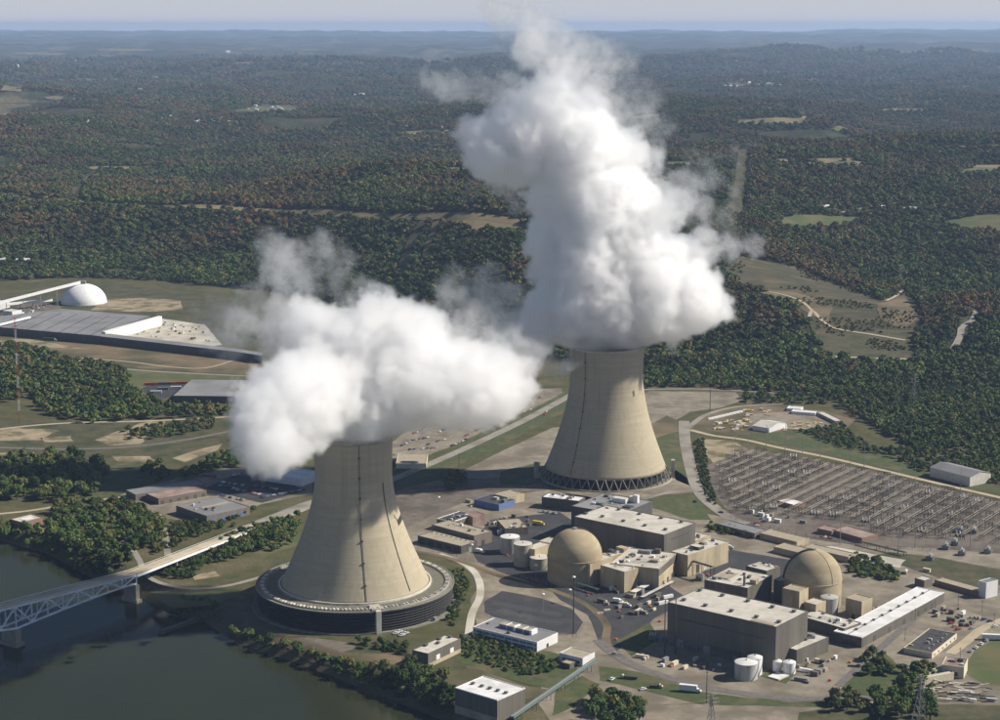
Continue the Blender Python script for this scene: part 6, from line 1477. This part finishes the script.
# trucks and trailers
def truck(u, v, rz, label, body, cab, L=9.0, s=1.0, h=3.0):
    p = P(u, v); root = empty('truck', (p[0], p[1], .36), rz, label, 'truck', 'trucks about the plant'); root.scale = (s, s, s)
    MB().box((-1.2, 0, .9), (L - 2.8, 2.5, h - .6)).build('cargo_box', M[body], root)
    c = MB(); w = 1.15; x0, x1 = L / 2 - 2.4, L / 2
    c.add([(x0, -w, .6), (x1, -w, .6), (x1, -w, 1.5), (x1 - .9, -w, 1.7), (x1 - 1.3, -w, 2.6), (x0, -w, 2.6), (x0, w, .6), (x1, w, .6), (x1, w, 1.5), (x1 - .9, w, 1.7), (x1 - 1.3, w, 2.6), (x0, w, 2.6)],
          [(0, 1, 2, 3, 4, 5), (11, 10, 9, 8, 7, 6), (1, 7, 8, 2), (2, 8, 9, 3), (4, 10, 11, 5), (5, 11, 6, 0), (0, 6, 7, 1)]); c.build('cab', M[cab], root)
    MB().add([(x1 - .9, -w * .9, 1.72), (x1 - .9, w * .9, 1.72), (x1 - 1.28, w * .9, 2.5), (x1 - 1.28, -w * .9, 2.5)], [(0, 1, 2, 3)]).build('windscreen', M['glass'], root)
    for x in (-L / 2 + 1.6, -L / 2 + 2.8, L / 2 - 1.2):
        for y in (-1.05, 1.05): MB().bar((x, y - .18, .5), (x, y + .18, .5), .5, 8).build('wheel', M['roof_dark'], root)
    MB().box((0, 0, .55), (L - .6, 1.6, .3)).build('chassis', M['steel_dark'], root)
truck(690, 692, math.radians(-16), 'white box truck parked on the grass edge at bottom centre', 'white', 'white', 14, 1.25, 4.2)
truck(656, 688, math.radians(-10), 'yellow-cab flatbed lorry on the bottom gravel lot', 'steel_dark', 'cream', 9, 1.2, 1.6); truck(629, 679, math.radians(165), 'cream-cab lorry with dark trailer on the bottom gravel lot', 'steel_dark', 'cream', 12, 1.2, 1.6)
truck(618, 603, math.radians(-20), 'white truck on the asphalt yard before the first dome', 'white', 'white', 8, 1.2); truck(625, 607, math.radians(-15), 'tan tank truck beside the white truck on the asphalt', 'cream', 'white', 9, 1.2)
truck(538.5, 525, math.radians(-25), 'yellow truck on the asphalt behind the first dome', 'yellow', 'yellow', 11, 1.2); truck(480, 553, math.radians(-35), 'white truck by the end of the front tan shed', 'white', 'cream', 8, 1.2); truck(994, 640, math.radians(-8), 'long white bus-like truck at the right edge', 'white', 'white', 16, 1.3, 3.4)
truck(50, 341, math.radians(-5), 'white lorry before the long dark facade of the works', 'steel_dark', 'white', 15, 1.5); truck(34, 316, math.radians(0), 'white lorry in the works yard', 'white', 'white', 12, 1.6)
truck(728, 549, math.radians(-10), 'white van-like truck behind the bright tan building', 'white', 'white', 9, 1.2)
cont = MB().box((0, 0, 0), (12, 2.6, 2.9))
CONT = {k: MB().box((0, 0, 0), (12, 2.6, 2.9)).mesh('shipping_container', M[k]) for k in ('red', 'orange', 'teal', 'white', 'blue', 'yellow', 'steel', 'cream')}
def container(u, v, rz, k, label, s=1.0):
    o = bpy.data.objects.new('shipping_container', CONT[k]); link(o); p = P(u, v); o.location = (p[0], p[1], .3); o.rotation_euler = (0, 0, rz); o.scale = (s, s, s * 1.0); tag(o, label, 'container', 'containers and trailers')
for i in range(9):
    k = ('red', 'orange', 'teal', 'teal', 'teal', 'orange', 'red', 'red', 'red')[i]; container(149 + i * 4.4, 385.2 - i * .15, .1 + math.pi / 2 * 0, k, f'{k} trailer in the row beside the grey warehouse', 1.15)
for u, v, k in ((156, 393.5, 'white'), (176, 389, 'white'), (163, 390, 'steel')): container(u, v, .1, k, f'{k} trailer in the dark yard beside the grey warehouse', 1.3)
for u, v, rz, k, lab in ((672, 640, 2.7, 'blue', 'blue container in the shade of the front turbine hall'), (690, 645, 2.7, 'blue', 'long blue cabin at the foot of the front turbine hall'), (642, 658, 2.75, 'cream', 'long tan cabin on the gravel pad left of the masts'), (793, 667, 2.7, 'steel', 'grey cabin behind the small white tanks'), (801, 681, 2.7, 'steel', 'grey cabin right of the white basin'), (663, 604, .6, 'white', 'white cabin at the corner of the front turbine hall'), (668, 598, .6, 'white', 'white cabin beside the lane to the auxiliary block'), (806, 672, 2.6, 'white', 'white cabin right of the small tanks'), (607, 611, .4, 'cream', 'tan crate on the asphalt by the fence'), (600, 614, .4, 'cream', 'smaller tan crate on the asphalt')):
    container(u, v, rz, k, lab, .9 if 'crate' not in lab else .5)
for n_, (u, v) in enumerate(((616, 640), (619, 612), (660, 622), (671, 667), (815, 676), (830, 681), (728, 551), (708, 576), (507, 556), (650, 607), (588, 596), (858, 616), (850, 663))):
    o = MB().lathe([(.9, 0), (1.5, .6), (1.3, 1.7), (.4, 2.3)], 8).build('fuel_bowser', M['red' if n_ % 3 else 'orange']); o.location = (*P(u, v)[:2], .35); o.scale = (1.0, .8, .7)
    tag(o, ('red' if n_ % 3 else 'orange') + ' fuel bowser parked in the open plant yard', 'bowser', 'red and orange bowsers')
# stacked goods in the storage yard
CR = {k: MB().box((0, 0, 0), (5, 2.6, 1.8)).mesh('pallet_stack', M[k]) for k in ('cream', 'white', 'roof_tan', 'yellow')}
g = np.random.default_rng(77)
for k in range(70):
    t = g.uniform(0, 1); u, v = (g.uniform(714, 756), g.uniform(420, 431)) if k < 38 else ((g.uniform(784, 822), g.uniform(423, 431)) if k < 56 else (g.uniform(742, 770), g.uniform(409, 417)))
    key = ('cream', 'white', 'roof_tan', 'yellow')[int(g.integers(0, 4)) if k % 3 else 0]
    o = bpy.data.objects.new('pallet_stack', CR[key]); link(o); o.location = (*P(u, v)[:2], .2); o.rotation_euler = (0, 0, g.uniform(-.3, .6)); sc = g.uniform(.6, 1.3); o.scale = (sc, sc, sc)
    tag(o, {'cream': 'cream', 'white': 'white', 'roof_tan': 'tan', 'yellow': 'yellow'}[key] + ' stack of goods laid out in the storage yard', 'stack', 'goods stacked in the storage yard')
for k in range(9):
    container(711 + k * 3.6, 419.5 - k * .85, .55, 'white', 'white trailer in the line along the storage yard road', .8)
# scrap at the bottom right
g = np.random.default_rng(78)
BEAM = {k: MB().box((0, 0, 0), (9, 1.4, 1.0)).mesh('scrap_beam', M[k]) for k in ('cream', 'steel', 'roof_tan', 'steel_dark', 'white')}
for k in range(60):
    u, v = g.uniform(925, 992), g.uniform(683, 702); key = ('cream', 'steel', 'roof_tan', 'steel_dark', 'white')[int(g.integers(0, 5))]
    o = bpy.data.objects.new('scrap_beam', BEAM[key]); link(o); o.location = (*P(u, v)[:2], .3 + g.uniform(0, 2.2)); o.rotation_euler = (g.uniform(-.15, .15), g.uniform(-.15, .15), g.uniform(-.6, .4)); sc = g.uniform(.5, 1.2); o.scale = (sc, sc, sc)
    tag(o, {'cream': 'cream', 'steel': 'grey', 'roof_tan': 'tan', 'steel_dark': 'black', 'white': 'white'}[key] + ' beam lying in the scrap heap at bottom right', 'scrap', 'scrap heap')
# pipes and racks beside the domes and halls
def rack(u0, v0, u1, v1, h, m, label, n=3):
    a, b = Vector(P(u0, v0)), Vector(P(u1, v1)); root = empty('pipe_rack', (a.x, a.y, 0), 0, label, 'pipe rack'); d = b - a; s_ = Vector((-d.y, d.x, 0)).normalized()
    for k in range(n): q = s_ * (k * 1.3 - n * .65); MB().bar((q.x, q.y, h), (d.x + q.x, d.y + q.y, h), .42, 6).build('pipe', M[m], root)
    c = max(2, int(d.length / 9))
    for k in range(c + 1):
        q = d * (k / c); f_ = MB(); f_.bar(q - s_ * n * .8, q - s_ * n * .8 + Vector((0, 0, h)), .25, 4); f_.bar(q + s_ * n * .8, q + s_ * n * .8 + Vector((0, 0, h)), .25, 4); f_.bar(q - s_ * n * .8 + Vector((0, 0, h - .5)), q + s_ * n * .8 + Vector((0, 0, h - .5)), .25, 4); f_.build('frame', M['steel_dark'], root)
rack(632, 597, 668, 578, 5, 'concrete_light', 'pale pipe rack along the lane beside the auxiliary building', 5); rack(641, 600, 672, 584, 3, 'silver', 'lower pipe rack beside the lane', 3); rack(655, 640, 700, 652, 4, 'blue', 'blue pipes at the foot of the front turbine hall', 3)
rack(418, 620, 441, 612, 6, 'cream', 'cream pipe frame on the slope right of the near tower', 4); rack(686, 573, 712, 581, 14, 'steel_dark', 'dark steel gantry bridging the two plant halves', 3); rack(860, 545, 905, 556, 4, 'galv', 'grey rack along the switchyard front', 3)
rack(578, 588, 598, 594, 5, 'teal', 'teal pipe frame before the first dome', 3)

# ------------------------------------------------------------------ houses on the far hills
HOUSE = {}
for k, (wc, rc) in {'white': ('white_wall', 'roof_grey'), 'cream': ('cream', 'roof_pink'), 'metal': ('white_wall', 'roof_white')}.items():
    mb = MB().prism([(-7, -4.5), (7, -4.5), (7, 4.5), (-7, 4.5)], -1, 4.5, 0, top=False); mb.add([(-7, -4.5, 4.5), (-7, 4.5, 4.5), (-7, 0, 7.5), (7, -4.5, 4.5), (7, 4.5, 4.5), (7, 0, 7.5)], [(0, 2, 1), (3, 4, 5)], 0)
    mb.add([(-7.5, -5, 4.3), (7.5, -5, 4.3), (7.5, 0, 7.7), (-7.5, 0, 7.7), (-7.5, 5, 4.3), (7.5, 5, 4.3)], [(0, 1, 2, 3), (3, 2, 5, 4)], 1); HOUSE[k] = mb.mesh('house', [M[wc], M[rc]])
g = np.random.default_rng(79)
def house(u, v, k, where, s=1.0, lift=5.0):
    p = T(u, v); o = bpy.data.objects.new('house', HOUSE[k]); link(o); s *= .55 if v < 150 else .8; o.location = (p[0], p[1], p[2] + lift * .5); o.rotation_euler = (0, 0, g.uniform(-.5, .5)); o.scale = (s, s, s)
    tag(o, f'{ {"white": "white grey-roofed", "cream": "cream", "metal": "white metal-roofed"}[k] } house {where}', 'house', 'houses on the far hills')
for u, v, s in ((826, 209, 1.4), (832, 212, 1.2), (882, 209, 1.3), (912, 212, 1.9), (905, 211, 1.2)): house(u, v, 'metal', 'by the pasture on the right hilltop', s, 1)
for k in range(42): house(g.uniform(138, 240) + g.normal() * 4, g.uniform(118, 124), ('white', 'metal', 'cream')[k % 3], 'in the strung-out village on the far left hills', g.uniform(1.2, 2.2), 9)
for k in range(10): house(g.uniform(66, 110), g.uniform(122, 127), 'metal', 'left of the strung-out village', g.uniform(1.2, 1.8), 9)
for k in range(16): house(g.uniform(225, 300), g.uniform(104, 112), ('white', 'metal')[k % 2], 'beside the pale pasture on the left hills', g.uniform(1.2, 2.0), 8)
for k in range(12): house(g.uniform(350, 450), g.uniform(126, 142), ('white', 'metal', 'cream')[k % 3], 'in the woods left of the tall steam', g.uniform(1.2, 1.8), 9)
for k in range(8): house(g.uniform(720, 790), g.uniform(84, 90), 'metal', 'in the hamlet right of the tall steam', g.uniform(2, 3), 14)
for k in range(9): house(g.uniform(860, 900), g.uniform(134, 142), ('white', 'metal')[k % 2], 'in the autumn woods at right', g.uniform(1.2, 1.8), 9)
for u, v, s in ((12, 63.5, 6), (16, 68.5, 7), (128, 105.5, 4), (76, 63, 5), (88, 60, 4), (228, 53.5, 7), (140, 92, 4), (362, 97, 4), (356, 97.5, 3)): house(u, v, 'metal', 'standing large and alone on the distant plain', s, 14)
for u, v in ((2, 263), (20, 264), (26, 263.5)): house(u, v, 'metal', 'in the wood above the white dome', 1.4, 6)
# ------------------------------------------------------------------ the air
def haze():
    mb = MB(); mb.prism([(-33000, -400), (33000, -400), (33000, 69000), (-33000, 69000)], -40, 588)
    m = bpy.data.materials.new('haze_air'); m.use_nodes = True; t = m.node_tree; n = t.nodes; n.remove(n['Principled BSDF'])
    pv = n.new('ShaderNodeVolumePrincipled'); pv.inputs['Color'].default_value = (.49, .67, 1.0, 1); pv.inputs['Density'].default_value = 2.3e-5; pv.inputs['Anisotropy'].default_value = .1
    t.links.new(pv.outputs[0], n['Material Output'].inputs['Volume'])
    tag(mb.build('haze', m), kind='stuff')
haze()
